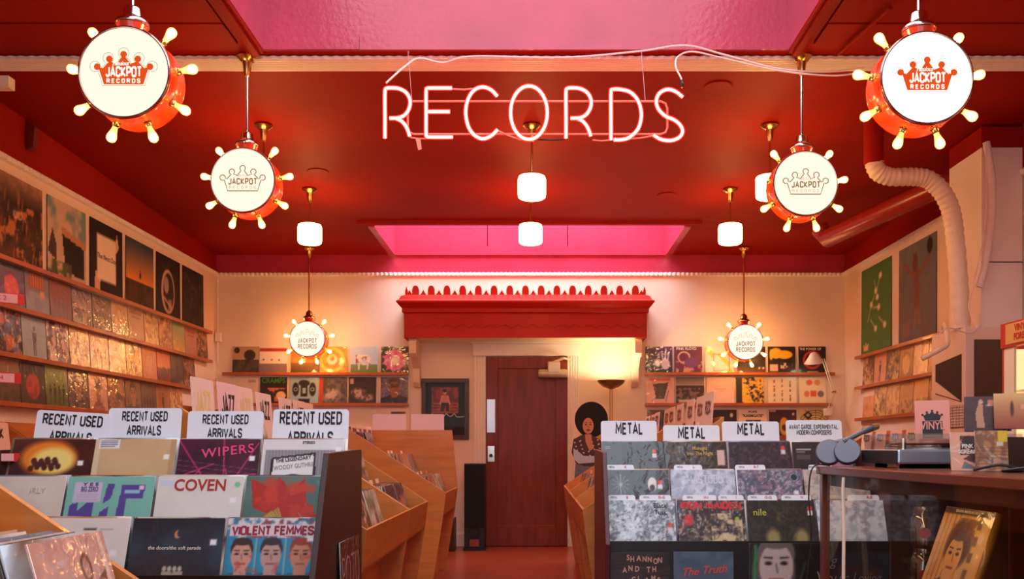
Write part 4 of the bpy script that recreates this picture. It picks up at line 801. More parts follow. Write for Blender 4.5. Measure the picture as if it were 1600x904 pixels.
for k in range(3):
    c = card('divider_card', (-3.42, 4.98+.36*k, 1.0), PI/2, R(6), .29, .26, M_CARDP, f'tan divider card reading ROCK under left wall ledges, {ORD[k]} in the row', 'rock divider cards under the left wall')
    block(c, 'ROCK', .075, .16, (0, -.001, .19), INK, wt=.22)
for k in range(3):
    o = link('record_sleeve', PAL[(4, 8, 1)[k]], None, (-3.33, 4.55+.34*k, .93), (-R(15), 0, PI/2)); tag(o, f'{("ochre", "pale peach", "dark blue")[k]} record sleeve in the bin below left wall ledges', 'record', 'records in the left wall bin')

# ------------------------------------------------------------------ front racks
def rack(x0, Y, ncol, label, right_dark, mside):
    """stepped display rack; Y is the front edge of the top tier's record bottoms"""
    t = empty('display_rack', (x0, Y, 0)); tag(t, label, 'display rack', 'stepped record display racks')
    wd = .329*ncol+.02
    side = [(-.44, 0), (-.55, .66), (-.35, 1.07), (.225, 1.085), (.225, 0)]
    obj('side_panel', prism(side, -.026, -.006, 'x'), mside, t, bevel=.002); obj('side_panel', prism(side, wd-.006, wd+.014, 'x'), mside, t, bevel=.002)
    for k in range(3):
        ya = -.035-.20*k; zf = .82-.14*k
        obj('tier_floor', box(-.006, wd-.006, ya, ya+(.2 if k else .242), zf-.015, zf), M_BLACK, t)
        obj('tier_front', box(-.006, wd-.006, ya-.012, ya, zf-.15, zf+.0), M_BLACK, t)
    obj('front_board', box(-.006, wd-.006, -.455, -.437, 0, .665), M_BLACK, t); obj('back_board', box(-.006, wd-.006, .207, .222, 0, 1.06), M_BLACK, t)
    return t
TILT = R(19)
def rack_record(art, x0, Y, col, tier, label, n_behind=3, jx=0.0, seed=0, dz=0.0, w_=.318):
    random.seed(seed+col*7+tier*31)
    xc = x0+.329*col+.16+jx; yb = Y-.20*tier; zb = .8225-.14*tier+dz
    o = sleeve('record_sleeve', art, (xc, yb, zb), random.uniform(-.006, .006), TILT, label, 'record', None, w_, .318, .005, POLY); 
    return o
def behind(x0, Y, col, tier, n_, where):
    random.seed(col*13+tier*5+int(x0*100))
    for k in range(n_):
        xc = x0+.329*col+.16+random.uniform(-.006, .010); ci = random.randrange(12); o = link('record_sleeve', PALB[ci], None, (xc, Y-.20*tier+.011+.010*k, .8245-.14*tier+random.uniform(-.001, .004)), (-TILT, 0, 0))
        tag(o, f'{BN[ci]} edged sleeve behind the front one, {where}', 'record', f'records tucked behind, {where}')
BN = ['beige', 'oxblood', 'pale grey', 'black', 'clay', 'slate', 'rose', 'brown', 'white', 'plum', 'steel blue', 'sand']
PALB = [sleeve_mesh(recipe('abs', [c, cols[(k+5) % 12], c, c], 700+k, 4), .318, .318, .006, c, POLY) for k, c in enumerate([(206, 190, 180), (90, 40, 40), (190, 200, 205), (40, 40, 46), (160, 110, 90), (90, 120, 130), (210, 160, 150), (70, 60, 50), (225, 215, 205), (110, 50, 60), (120, 130, 150), (190, 170, 140)])]
N = 84
LX, LY = -2.06, 3.42
rack(LX, LY, 4, 'dark stepped rack of recent used arrivals in the left foreground', True, M_DARKW)
a = Art(N, (62, 20, 14), 1); a.mottle((96, 30, 16), 4, .5, 4, .7).ell(.45, .76, .34, .22, (236, 130, 30), 1, 6).ell(.52, .72, .26, .17, (250, 220, 120), 1, 6)
for q in range(16): a.ell(.26+.34*((q*37) % 100)/100, .62+.12*((q*53) % 100)/100, .035, .04, (70, 26, 30))
a.sticker(.82, .66); rack_record(a, LX, LY, 0, 0, 'dark red record sleeve with glowing orange bloom in the top left tier', jx=.01)
a = Art(N, (214, 178, 132), 2); a.mottle((200, 160, 112), 3, .5, 3, .6).rect(0, 0, .07, 1, (224, 196, 160)).rect(.93, 0, 1, 1, (190, 150, 106)).rect(.05, .88, .3, 1.0, (236, 240, 240)).sticker(.86, .74)
for q in range(4): a.line(.07, .975-.024*q, .27-.03*(q == 3), .978-.024*q, .012, (60, 58, 66), .85)
o = rack_record(a, LX, LY, 1, 0, 'plain tan record sleeve with handwritten white note sticker')
a = Art(N, (52, 10, 34), 3); a.mottle((84, 14, 50), 4, .5, 4, .7)
for (x, y, x2, y2) in ((.0, .98, .4, .42), (.55, 1, .6, .4), (.98, .95, .62, .3), (.3, .62, .05, .3), (.6, .62, .7, .3), (.45, .5, .98, .55), (.0, .5, .45, .68)): a.line(x, y, x2, y2, .012, (226, 50, 120))
for q in range(4): a.line(.0, .55+.06*q, 1, .42+.06*q, .004, (200, 170, 180), .6)
a.sticker(.88, .72)
o = rack_record(a, LX, LY, 2, 0, 'black and magenta record sleeve titled WIPERS'); text(o, 'WIPERS', .052, (.035, -.0012, .268), mat('ink_magenta', (226, 70, 120), .6), 1.05, .012, rot=(PI/2, -.12, 0), gap=1.15)
a = Art(N, (222, 218, 216), 4); a.rect(.04, .0, .98, .86, (150, 146, 148))
for q in range(24): a.rect(.04+.04*q, .45, .055+.04*q, .86, (110, 106, 108), .6)
a.poly([(.1, .3), (.12, .76), (.66, .83), (.68, .3)], (36, 32, 34)).poly([(.13, .3), (.15, .74), (.63, .80), (.65, .3)], (236, 232, 226)).ell(.4, .45, .16, .1, (50, 46, 48)).rect(.9, .84, .97, .9, (240, 240, 240))
o = rack_record(a, LX, LY, 3, 0, 'grey record sleeve with tilted white placard reading THE LEGENDARY'); text(o, 'THE LEGENDARY', .021, (-.035, -.0012, .235), INK, .85, .02, rot=(PI/2, -.12, 0)); text(o, 'WOODY GUTHRIE', .025, (-.03, -.0012, .207), mat('ink_grey', (130, 128, 128), .6), .75, .0, rot=(PI/2, -.12, 0)); text(o, 'STEREO', .014, (.02, -.0012, .304), INK, 1, .02)
a = Art(N, (226, 210, 196), 5); a.mottle((216, 196, 180), 4, .5, 4, .5); o = rack_record(a, LX, LY, 0, 1, 'pale cream record sleeve with faint letters behind plywood edge'); text(o, 'IRLY', .03, (.06, -.0012, .262), mat('ink_faint', (190, 178, 168), .6), 1, .0)
a = Art(N, (124, 190, 174), 6); P_ = (88, 72, 150)
a.poly([(.457, .905), (.543, .905), (.52, .74), (.43, .66)], P_).poly([(.414, .57), (.507, .64), (.5, .5), (.40, .5)], P_).poly([(.63, .90), (.90, .90), (.885, .733), (.70, .733), (.687, .3), (.58, .3)], P_).poly([(.06, .66), (.145, .685), (.15, .59), (.243, .68), (.33, .68), (.32, .4), (.05, .4)], P_)
a.rect(.668, .795, .842, .835, (150, 205, 215)).sticker(.83, .84, (236, 200, 215), .055).rect(.08, .69, .40, .93, (206, 192, 214))
for q in range(3): a.rect(.11+.02*(q % 2), .715+.03*q, .37-.02*(q % 2), .722+.03*q, (150, 130, 160), .6)
o = rack_record(a, LX, LY, 1, 1, 'mint green record sleeve with purple blocks and a lilac hype sticker'); text(o, 'YES', .017, (-.075, -.0012, .287), mat('ink_purple', (80, 64, 130), .6), bold=.02, gap=1.5, fit=.058); text(o, 'BIG ZERO', .026, (-.077, -.0012, .268), mat('ink_purple', 0), bold=.01, fit=.062)
a = Art(N, (226, 220, 212), 7); a.mottle((212, 206, 198), 3, .5, 3, .6).rect(.03, .88, .2, .95, (200, 214, 224)).ell(.93, .9, .035, .035, (120, 200, 150)).sticker(.86, .68)
o = rack_record(a, LX, LY, 2, 1, 'white record sleeve titled COVEN in red serif letters'); text(o, 'COVEN', .062, (.0, -.0012, .282), mat('ink_brick', (170, 44, 30), .6), .92, .02)
a = Art(N, (76, 112, 104), 8); a.mottle((96, 130, 118), 5, .5, 4, .6).poly([(.1, .62), (.05, .98), (.3, .86), (.38, 1), (.52, .84), (.68, .98), (.72, .7), (.86, .5), (.84, .2), (.5, .2), (.4, .5)], (176, 40, 30)).mottle((206, 60, 36), 7, .55, 6, .8, .4, 1, .1, .8)
for q in range(26): a.line(.02+.015*q, .32+.012*q, .32+.008*q, .58-.012*q, .014, (196, 170, 70) if q % 2 else (160, 140, 60))
a.ell(.42, .22, .12, .08, (60, 24, 40)).ell(.42, .22, .05, .05, (160, 120, 110)).sticker(.86, .62).sticker(.9, .9, (120, 150, 140)); rack_record(a, LX, LY, 3, 1, 'teal record sleeve with red comb and yellow feather shapes')
a = Art(N, (226, 218, 210), 9); a.rect(.55, .3, .72, .62, (110, 40, 40)).sticker(.82, .58).rect(.6, .74, .7, .8, (190, 180, 180)).rect(.5, .865, .64, .89, (80, 76, 78)).rect(.68, .87, .82, .88, (150, 146, 146))
o = rack_record(a, LX, LY, 1, 2, 'white record sleeve with maroon block low behind the plywood edge')
a = Art(N, (26, 40, 52), 10); a.grad((18, 20, 26), (40, 66, 80), 0, .7).grad((40, 66, 80), (22, 26, 32), .7, 1).mottle((24, 30, 38), 4, .5, 4, .6).ell(.5, .82, .035, .045, (220, 150, 90)).ell(.52, .83, .03, .04, (32, 50, 62)).sticker(.86, .7)
for q in range(4): a.ell(.4+.055*q, .44, .022, .03, (196, 180, 160)).poly([(.37+.055*q, .3), (.44+.055*q, .3), (.43+.055*q, .41), (.38+.055*q, .41)], (170, 156, 140))
o = rack_record(a, LX, LY, 2, 2, 'near black blue record sleeve with small white text and tiny figures'); text(o, 'the doors/the soft parade', .0185, (-.005, -.0012, .212), INKW, .95, .0)
a = Art(N, (40, 130, 160), 11); a.mottle((150, 60, 80), 12, .52, 8, 1, .78, 1).mottle((220, 210, 205), 12, .58, 8, 1, .78, 1).rect(.03, .80, .97, .93, (222, 200, 205))
for q in range(3):
    x = .18+.32*q; a.rect(x-.145, .0, x+.145, .77, (30, 140, 176)); a.bust(x, .2, .6, ((206, 150, 130), (190, 150, 140), (200, 130, 100))[q], ((50, 40, 40), (46, 44, 50), (150, 60, 40))[q], (30, 110, 140)); a.rect(x+.143, 0, x+.155, .78, (180, 190, 170))
a.mottle((200, 70, 60), 14, .68, 9, .6, .15, .6); a.sticker(.88, .74)
o = rack_record(a, LX, LY, 3, 2, 'blue record sleeve with three painted faces titled VIOLENT FEMMES'); block(o, 'VIOLENT FEMMES', .034, .286, (0, -.0012, .274), mat('ink_wine', (140, 40, 60), .6), wt=.22, gap=.2)
for c in range(4):
    for r in range(3):
        if (c, r) == (0, 2): continue
        behind(LX, LY, c, r, 3, f'{("far left", "second", "third", "right")[c]} column of the {("top", "middle", "bottom")[r]} used tier')
# white plastic sign cards behind the top tier
def sign_card(px0, px1, py0, Y, lines, size, dz, label, rz=0.0, lean=0.0, xs=.62, bold=.022, gap=1.0, hh=.30):
    p0, p1 = at(px0, py0, Y), at(px1, py0, Y); wd = p1.x-p0.x; hh = p0.z-.8215
    Y -= .012
    o = obj('sign_card', prism(rounded(wd, hh, .014), 0, .003, 'y'), M_CARDW, None, ((p0.x+p1.x)/2, Y, p0.z-hh), (-R(9), lean, rz)); tag(o, label, 'sign card', 'white category cards')
    for s, z, fw in lines: block(o, s, size*.70, fw, (0, -.001, hh-z), INK, wt=.185)
    return o
SY = LY+.155
sign_card(38, 154, 645, SY-.004, (('RECENT USED', .035, .242), ('ARRIVALS', .105, .171)), .066, 0, 'white RECENT USED ARRIVALS card leaning askew at the far left', lean=.06).location.z += .013
sign_card(160, 276, 634, SY, (('RECENT USED', .034, .184), ('ARRIVALS', .092, .138)), .060, 0, 'white RECENT USED ARRIVALS card, second from the left')
sign_card(286, 406, 639, SY, (('RECENT USED', .034, .186), ('ARRIVALS', .090, .140)), .058, 0, 'white RECENT USED ARRIVALS card behind the magenta sleeve')
sign_card(421, 541, 636, SY, (('RECENT USED', .036, .252), ('ARRIVALS', .118, .186)), .078, 0, 'white RECENT USED ARRIVALS card with the largest letters', xs=.60)
# black sleeve on the outer side of the rack
a = Art(40, (34, 20, 22), 3); o = sleeve('record_sleeve', a, (LX+1.372, 3.36, .42), PI/2, R(2), 'dark record sleeve with thin outline letters on the rack side', 'record', None, .33, .33, .005, POLY)
text(o, 'POTU', .2, (.0, -.0012, .2), mat('ink_dusty', (170, 120, 116), .6), bold=-.022, fit=.29)

MX, MY = .335, 4.54
rack(MX, MY, 4, 'dark stepped rack of metal records in the right middle ground', False, mat('maroon_panel', (84, 26, 34), .45))
def pricedot(a, x, y): return a.ell(x, y, .035, .035, (236, 60, 36)).rect(x-.035, y-.11, x+.035, y-.035, (226, 214, 214))
def metal(bg, c, seed, st='abs'):
    a = Art(72, bg, seed); k = 9 if st == 'abs' else 5
    a.mottle(c[0], k, .5, 7, .9).mottle(c[1], k*2, .54, 8, .8).mottle(c[2], k*3, .62, 8, .7)
    if st == 'glinted':
        for q in range(16): x, y = a.rng.random(2); a.line(x, y, x+a.rng.uniform(-.4, .4), y+a.rng.uniform(-.2, .2), .008, c[2], .8)  # pale streaks painted in as window glare on the wrapped sleeves
    return a
a = pricedot(metal((22, 20, 22), [(30, 28, 30), (20, 18, 20), (38, 35, 36)], 1), .86, .84).ell(.1, .9, .06, .06, (16, 16, 16)).rect(.06, .915, .14, .925, (200, 200, 200)).rect(.06, .88, .14, .89, (200, 200, 200))
o = rack_record(a, MX, MY, 0, 0, 'plain black record sleeve with orange price dot, top left metal tier')
a = metal((40, 30, 26), [(70, 54, 36), (30, 22, 20), (96, 80, 50)], 2).rect(.84, .6, .96, .86, (220, 180, 170)); o = rack_record(a, MX, MY, 1, 0, 'brown black record sleeve with gold gothic title, top metal tier'); text(o, 'Midnight\nInto The Night', .028, (.02, -.0012, .268), mat('ink_gold', (196, 160, 80), .5, metal=.3), .8, .01)
a = pricedot(metal((30, 26, 30), [(60, 44, 56), (44, 32, 40), (90, 66, 80)], 3), .88, .9); rack_record(a, MX, MY, 2, 0, 'dark smoky plum record sleeve under the third METAL card')
a = metal((40, 34, 38), [(44, 38, 42), (40, 34, 40), (50, 44, 48)], 4).mottle((190, 130, 150), 6, .45, 7, .9, .5, .9, .42, .95).rect(.06, .86, .3, .88, (210, 200, 200)).rect(.06, .82, .2, .835, (180, 170, 170)).rect(.06, .7, .28, .78, (90, 84, 88), .7); o = rack_record(a, MX, MY, 3, 0, 'charcoal record sleeve with a pink abstract form beside the headphones'); pass
a = pricedot(metal((22, 20, 23), [(28, 26, 28), (20, 18, 20), (36, 34, 36)], 5), .86, .8).ell(.74, .76, .07, .12, (226, 214, 210)).ell(.74, .70, .04, .06, (40, 36, 38))
for q in range(12): t = q*2*PI/12; a.line(.25, .76, .25+.14*math.cos(t), .76+.16*math.sin(t), .008, (190, 184, 190))
rack_record(a, MX, MY, 0, 1, 'black record sleeve with spiky white emblem, middle metal tier')
a = metal((170, 180, 196), [(206, 214, 224), (140, 150, 170), (226, 230, 236)], 6, 'glinted'); o = rack_record(a, MX, MY, 1, 1, 'silvery blue record sleeve titled MASTODON, with painted glare'); block(o, 'MASTODON', .042, .2, (.02, -.0012, .268), mat('ink_steel', (226, 226, 235), .4), wt=.1)
a = metal((110, 110, 126), [(150, 120, 130), (80, 84, 100), (190, 190, 200)], 7).ell(.88, .88, .075, .075, (40, 60, 70)).ring(.88, .88, .06, .012, (200, 210, 210)).sticker(.86, .6); rack_record(a, MX, MY, 2, 1, 'grey mauve record sleeve with round dark badge sticker')
a = metal((190, 176, 166), [(170, 150, 140), (210, 196, 186), (150, 130, 120)], 8, 'glinted'); rack_record(a, MX, MY, 3, 1, 'pale crinkled record sleeve just left of the glass case')
a = pricedot(metal((190, 196, 200), [(110, 120, 130), (226, 230, 232), (70, 76, 84)], 9), .92, .62)
for q in range(14): t = q*2*PI/14; a.line(.35, .62, .35+.5*math.cos(t), .62+.4*math.sin(t), .012, (226, 226, 226), .7)
o = rack_record(a, MX, MY, 0, 2, 'silver white record sleeve with black gothic title'); text(o, 'Black\nTusk', .032, (.09, -.0012, .275), INK, .9, .015)
a = metal((60, 50, 50), [(120, 100, 90), (40, 34, 40), (200, 180, 150)], 10).mottle((190, 60, 90), 5, .58, 8, .9, .1, .7, .05, .5).ell(.16, .7, .07, .09, (206, 50, 60)).mottle((226, 200, 150), 9, .55, 7, .9, .1, .8, .5, .95).ell(.88, .72, .03, .03, (150, 190, 40))
o = rack_record(a, MX, MY, 1, 2, 'busy grey and pink record sleeve with red IRON MAIDEN title'); block(o, 'IRON MAIDEN', .036, .285, (.0, -.0012, .292), mat('ink_red2', (226, 40, 44), .5), wt=.2)
a = pricedot(metal((34, 34, 26), [(46, 46, 34), (28, 28, 22), (60, 58, 40)], 11), .93, .88).mottle((120, 112, 60), 7, .5, 6, .9, .3, .9, .42, .7).ell(.36, .42, .1, .14, (150, 136, 80), 1, 5).ell(.78, .42, .1, .14, (150, 136, 80), 1, 5)
o = rack_record(a, MX, MY, 2, 2, 'black and olive record sleeve with yellow nile script'); text(o, 'nile', .045, (-.1, -.0012, .258), mat('ink_yellow', (196, 190, 60), .5), 1, .0)
a = metal((190, 200, 212), [(226, 232, 240), (150, 164, 180), (240, 244, 248)], 12, 'glinted'); rack_record(a, MX, MY, 3, 2, 'shiny silver wrapped record sleeve seen through the display case')
for c in range(4):
    for r in range(3): behind(MX, MY, c, r, 3, f'{("left", "second", "third", "right")[c]} column of the {("top", "middle", "bottom")[r]} metal tier')
# small tab cards that peek above the lower tiers
random.seed(5)
for (c, r, dx, wd, s, red) in ((0, 1, -.08, .14, 'METAL', 'K'), (1, 1, -.07, .14, 'METAL', 'L'), (2, 1, -.09, .15, 'METAL', 'R-T'), (3, 1, -.07, .12, 'NEW & USED', ''), (0, 2, -.09, .13, 'METAL', 'B'), (0, 2, .07, .15, 'METAL', 'D-G'), (1, 2, -.05, .16, 'METAL', 'H-I'), (1, 2, .10, .12, 'METAL', 'I'), (2, 2, -.08, .14, 'METAL', 'O-Q'), (2, 2, .08, .14, 'METAL', 'N'), (3, 2, .07, .15, '', 'R-Z')):
    o = obj('tab_card', prism(rounded(wd, .345, .012), 0, .0015, 'y'), M_CARDW, None, (MX+.329*c+.16+dx, MY-.20*r+.0068, .8215-.14*r), (-TILT, 0, 0)); tag(o, f'white tab card {"marked "+red if red else "with small writing"} peeking above the {("left", "second", "third", "right")[c]} {("middle", "bottom")[r-1]} metal sleeve', 'card', 'white tab cards in the metal rack')
    if s: text(o, s, .012, (-wd*.28, -.001, .333), INK, .8, .0)
    if red: text(o, red, .017, (wd*.2, -.001, .333), INKR, 1, .01)
SY = MY+.155
def metal_card(px0, px1, py0, lab, small, lines=(('METAL', .042, .142),), size=.094, xs=.60, bold=.02):
    o = sign_card(px0, px1, py0, SY, lines, size, 0, lab, xs=xs, bold=bold)
    for s, x, m in small: text(o, s, .017, (x, -.001, EYE+(CY-py0)*SY/F-.8215-.122), m, .9, .0)
    return o
metal_card(940, 1028, 655, 'white METAL card at the left end of the rack', (('METAL', .06, INK), ('D-L', .0, INKR), ('METAL', -.09, INK)))
metal_card(1038, 1127, 662, 'white METAL card marked M, second from the left', (('METAL', -.11, INK), ('M', -.06, INKR), ('METAL', .0, INK)))
metal_card(1131, 1221, 656, 'white METAL card marked U-Z, third from the left', (('METAL', .04, INK), ('U-Z', .085, INKR), ('METAL', .125, INK)))
o = metal_card(1232, 1320, 654, 'white AVANT GARDE card at the right end of the rack', (('ARTIST', -.12, INKR), ('COMPOSERS', .05, INK), ('S-Z', .12, INKR)), (('AVANT GARDE, EXPERIMENTAL,', .036, .262), ('MODERN COMPOSERS', .066, .186)), .036, .52, .015)
obj('red_scribble', tube([(-.07+.008*k, -.001, .2945+.008*(k % 2)) for k in range(11)], .004, 5), INKR, o)
# sleeves fixed to the front board of the metal rack
FB = MY-.457
a = Art(60, (18, 16, 20), 1).ell(.2, .12, .12, .16, (190, 90, 70)).ell(.2, .2, .06, .07, (226, 170, 150)); p = at(1000, 862, FB)
o = sleeve('record_sleeve', a, (p.x, FB-.006, p.z-.27), 0, R(0), 'black record sleeve with scattered cut-out letters on the rack front', 'record', None, .27, .27, .004, POLY)
for s, x, z in (('S', -.055, .245), ('H', -.036, .238), ('A', -.006, .242), ('N', .02, .238), ('N', .043, .236), ('O', .07, .228), ('N', .09, .233), ('A', -.07, .188), ('N', -.044, .196), ('D', -.014, .193), ('T', .038, .19), ('H', .064, .192), ('C', -.03, .145), ('L', -.005, .148), ('A', .03, .142), ('M', .06, .15), ('S', .085, .143)): text(o, s, .034, (x, -.0012, z), mat('ink_cutout', (206, 160, 140), .6), .8, .03)
a = Art(60, (66, 96, 116), 2); a.grad((96, 110, 120), (56, 88, 110), 0, 1).mottle((110, 130, 144), 3, .55, 4, .5); p = at(1099, 861, FB)
o = sleeve('record_sleeve', a, (p.x, FB-.006, p.z-.272), 0, 0, 'blue grey record sleeve with red neon style script on the rack front', 'record', None, .272, .272, .004, POLY); text(o, 'The Truth', .052, (.0, -.0012, .185), mat('ink_coral', (226, 84, 70), .6), .95, .01, rot=(PI/2, -.1, 0), shear=.4)
a = Art(90, (26, 22, 24), 3).ell(.19, .78, .17, .26, (104, 94, 94)).mottle((70, 62, 62), 16, .52, 7, .5, .5, 1, .02, .36).bust(.21, .36, .72, (206, 186, 182), (116, 104, 102), (60, 54, 54)).line(.03, .5, .05, .98, .02, (40, 150, 80)); p = at(1270, 848, FB)
o = sleeve('record_sleeve', a, (p.x, FB-.006, p.z-.58), 0, 0, 'large black poster with monochrome child portrait on the rack front', 'poster', None, .58, .58, .004, POLY)
text(o, 'Your', .085, (.075, -.0012, .42), mat('ink_chalk', (150, 140, 140), .7), .9, -.012, shear=.35); text(o, 'g', .07, (.09, -.0012, .50), mat('ink_chalk', 0), .9, -.012, shear=.35); text(o, 'Loving', .07, (.24, -.0012, .42), mat('ink_chalk', 0), .7, -.015, shear=.35)

# ------------------------------------------------------------------ near left bin with records facing the aisle
t = empty('record_bin', (-.895, 1.55, 0), (0, 0, PI/2)); tag(t, 'plywood record bin in the near left corner of the view', 'record bin', 'stepped plywood record bins')
pf = [(.0, .70), (.03, .55), (.1, 0), (.9, 0), (.9, 1.31)]
for a_ in (-.25, .655): obj('side_panel', prism(pf, a_, a_+.02, 'x'), M_PLY, t, bevel=.0015)
obj('front_panel', prism([(0, .70), (.03, .55), (.045, .55), (.016, .70)], -.23, .655, 'x'), M_PLY, t); obj('tier_floor', box(-.23, .655, .02, .4, .555, .57), M_PLY, t); obj('tier_riser', box(-.23, .655, .385, .4, .57, .80), M_PLY, t); obj('tier_floor', box(-.23, .655, .4, .88, .785, .80), M_PLY, t); obj('back_panel', box(-.23, .655, .88, .9, 0, 1.3), M_PLY, t)
a = Art(N, (224, 176, 160), 5); a.mottle((206, 156, 142), 4, .5, 4, .6)
a.rect(.9, 0, .95, 1, (250, 215, 190))
for q in range(46): tt = .3+a.rng.random()*2.4; r0 = a.rng.uniform(.14, .6); a.line(.62+r0*math.cos(tt), .72+r0*math.sin(tt), .62+(r0+.16)*math.cos(tt), .72+(r0+.16)*math.sin(tt), .005, (186, 130, 130), .8)
a.ell(.64, .76, .075, .11, (120, 76, 70)).ell(.64, .75, .045, .075, (206, 156, 140)).poly([(.4, .2), (.5, .64), (.74, .64), (.9, .72), (.82, .2)], (110, 66, 62)).mottle((190, 130, 120), 12, .55, 8, .6, .2, .66, .4, .9)
sleeve('record_sleeve', a, (-.985+.03, 1.99, .585), PI/2, R(16), 'pale rose record sleeve with a seated figure at the lower left', 'record', None, .315, .315, .006, FOIL, (226, 170, 150))
random.seed(11)
for k in range(11):
    x = -1.005-.018*k-.012*(k > 4); o = link('record_sleeve', PALB[(k*5+2) % 12], None, (x, 1.985+random.uniform(-.012, .012)-.02*(k > 4), .575+random.uniform(0, .008)), (-R(16-.25*k), 0, PI/2)); tag(o, f'{BN[(k*5+2) % 12]} sleeve, {("just", "well", "far")[k//5]} behind the pale rose one in the near left bin', 'record', 'records packed in the near left bin')
o = obj('tab_card', prism(rounded(.16, .36, .012), 0, .002, 'y'), M_CARDW, None, (-1.2145, 2.06, .576), (-R(13.4), 0, PI/2)); tag(o, 'white tab card with red T-2 and small PSYCH note', 'card')
text(o, 'T-2', .05, (-.035, -.001, .318), INKR, .9, .02); text(o, 'PSYCH\n&\nLOUNGE', .018, (.045, -.001, .328), INK, .8, .01)

# ------------------------------------------------------------------ display case and things on it
M_MAH = mat('case_mahogany', (104, 42, 22), .3, var=.15, vscale=6, coat=.3); M_DK = mat('case_dark_interior', (70, 34, 18), .55)
CXl, CYf, CT = 1.1075, 3.5, 1.0175; CX1 = 1.86; CY0 = 1.3
t = empty('display_case', (CXl, CYf, 0)); tag(t, 'mahogany and glass display case in the right foreground', 'display case')
def cb(nm, x0, x1, y0, y1, z0, z1, m, bv=0): return obj(nm, box(x0-CXl, x1-CXl, y0-CYf, y1-CYf, z0, z1), m, t, bevel=bv)
cb('top_slab', CXl-.012, CX1, CY0, CYf+.012, CT-.03, CT, M_MAH, .004)
for x, y in ((CXl, CYf-.03), (CXl, CY0), (CX1-.03, CYf-.03), (CX1-.03, CY0)): cb('corner_post', x, x+.03, y, y+.03, 0, CT-.03, M_MAH, .002)
cb('side_glass', CXl+.010, CXl+.015, CY0+.03, CYf-.03, .32, CT-.03, glassmat('case_glass', (.96, .93, .9), .02, .05)); cb('end_glass', CXl+.03, CXl+.27, CYf-.015, CYf-.010, .32, CT-.03, MATS['case_glass'])
cb('end_panel', CXl+.27, CX1-.03, CYf-.02, CYf-.008, .3, CT-.03, M_DK); cb('base_panel', CXl+.005, CX1, CY0, CYf-.005, .05, .32, M_MAH); cb('back_panel', CX1-.012, CX1, CY0, CYf, .3, CT-.03, M_DK)
cb('glass_shelf', CXl+.03, CX1-.03, CY0+.03, CYf-.03, .572, .58, mat('shelf_dark', (60, 30, 16), .4)); cb('inner_top_rail', CXl+.03, CXl+.05, CY0+.03, CYf-.03, CT-.075, CT-.03, M_DK)
cb('light_strip', CXl+.055, CXl+.08, CY0+.1, CYf-.25, CT-.05, CT-.031, emat('case_striplight', (1, .62, .26), 9.0))
# boxed record in the case
a = Art(N, (226, 170, 70), 4); a.mottle((240, 200, 110), 3, .5, 4, .8).rect(.62, 0, .95, .95, (236, 206, 130))
for q in range(4): a.line(.08+.09*q, 0, .1+.09*q, 1, .014, (150, 90, 36))
for q in range(5): a.rect(.75, .12+.17*q, .83, .22+.17*q, (120, 100, 40))
a.ell(.50, .62, .25, .27, (90, 52, 26), 1, 5).mottle((120, 72, 34), 14, .5, 8, .8, .4, .9, .27, .75).bust(.47, -.05, .85, (240, 190, 110), (84, 48, 24), (110, 86, 56)).rect(0, .93, 1, 1, (60, 34, 20)).ell(.88, .72, .05, .06, (250, 230, 190))
o = sleeve('boxed_record', a, (1.295, 2.885, .5925), -PI/2, R(19), 'golden boxed record with curly haired portrait inside the glass case', 'record', None, .33, .315, .03, POLY, (50, 30, 22)); text(o, 'ORIGINAL MASTER RECORDING', .0125, (-.0, -.0012, .304), INKW, .95, .01)
# glass jars, one standing on the other
M_JAR = glassmat('jar_glass', (.93, .88, .8), .04, .16)
for k in range(2):
    t = empty('glass_jar', (1.39, 3.22, .582+.149*k)); tag(t, ('upper' if k else 'lower')+' clear glass jar with red label, stacked in the case', 'jar')
    obj('jar_body', lathe([(0, 0), (.034, 0), (.04, .006), (.042, .02), (.042, .105), (.036, .118), (.033, .122), (.035, .126), (.033, .13), (.035, .135), (.033, .147), (.030, .147), (.030, .122), (.038, .104), (.038, .012), (0, .008)], 24), M_JAR, t, smooth=True)
    obj('jar_label', lathe([(0, 0), (.02, 0), (.02, .001), (0, .001)], 18, 'y'), mat('jar_red', (170, 30, 28), .5), t, (-.012, -.0425, .055), (0, 0, -.3))
wh = mat('cream_cord', (240, 220, 195), .5)
o = obj('hanging_cord', tube(spline([(1.098, 3.20, CT-.035), (1.092, 3.19, .93), (1.088, 3.17, .8), (1.08, 3.15, .6), (1.08, 3.14, .3), (1.08, 3.13, .01)], 5), .006, 7), wh, smooth=True); tag(o, 'cream cord hanging down outside the display case glass', 'cable')
o = obj('thin_cable', tube(spline([(1.15, 3.508, CT+.003), (1.085, 3.515, CT-.005), (1.07, 3.52, .9), (1.08, 3.52, .75), (1.06, 3.53, .5), (1.07, 3.53, .2)], 6), .003, 6), M_BLACK); tag(o, 'thin black cable dangling past the case corner post', 'cable')
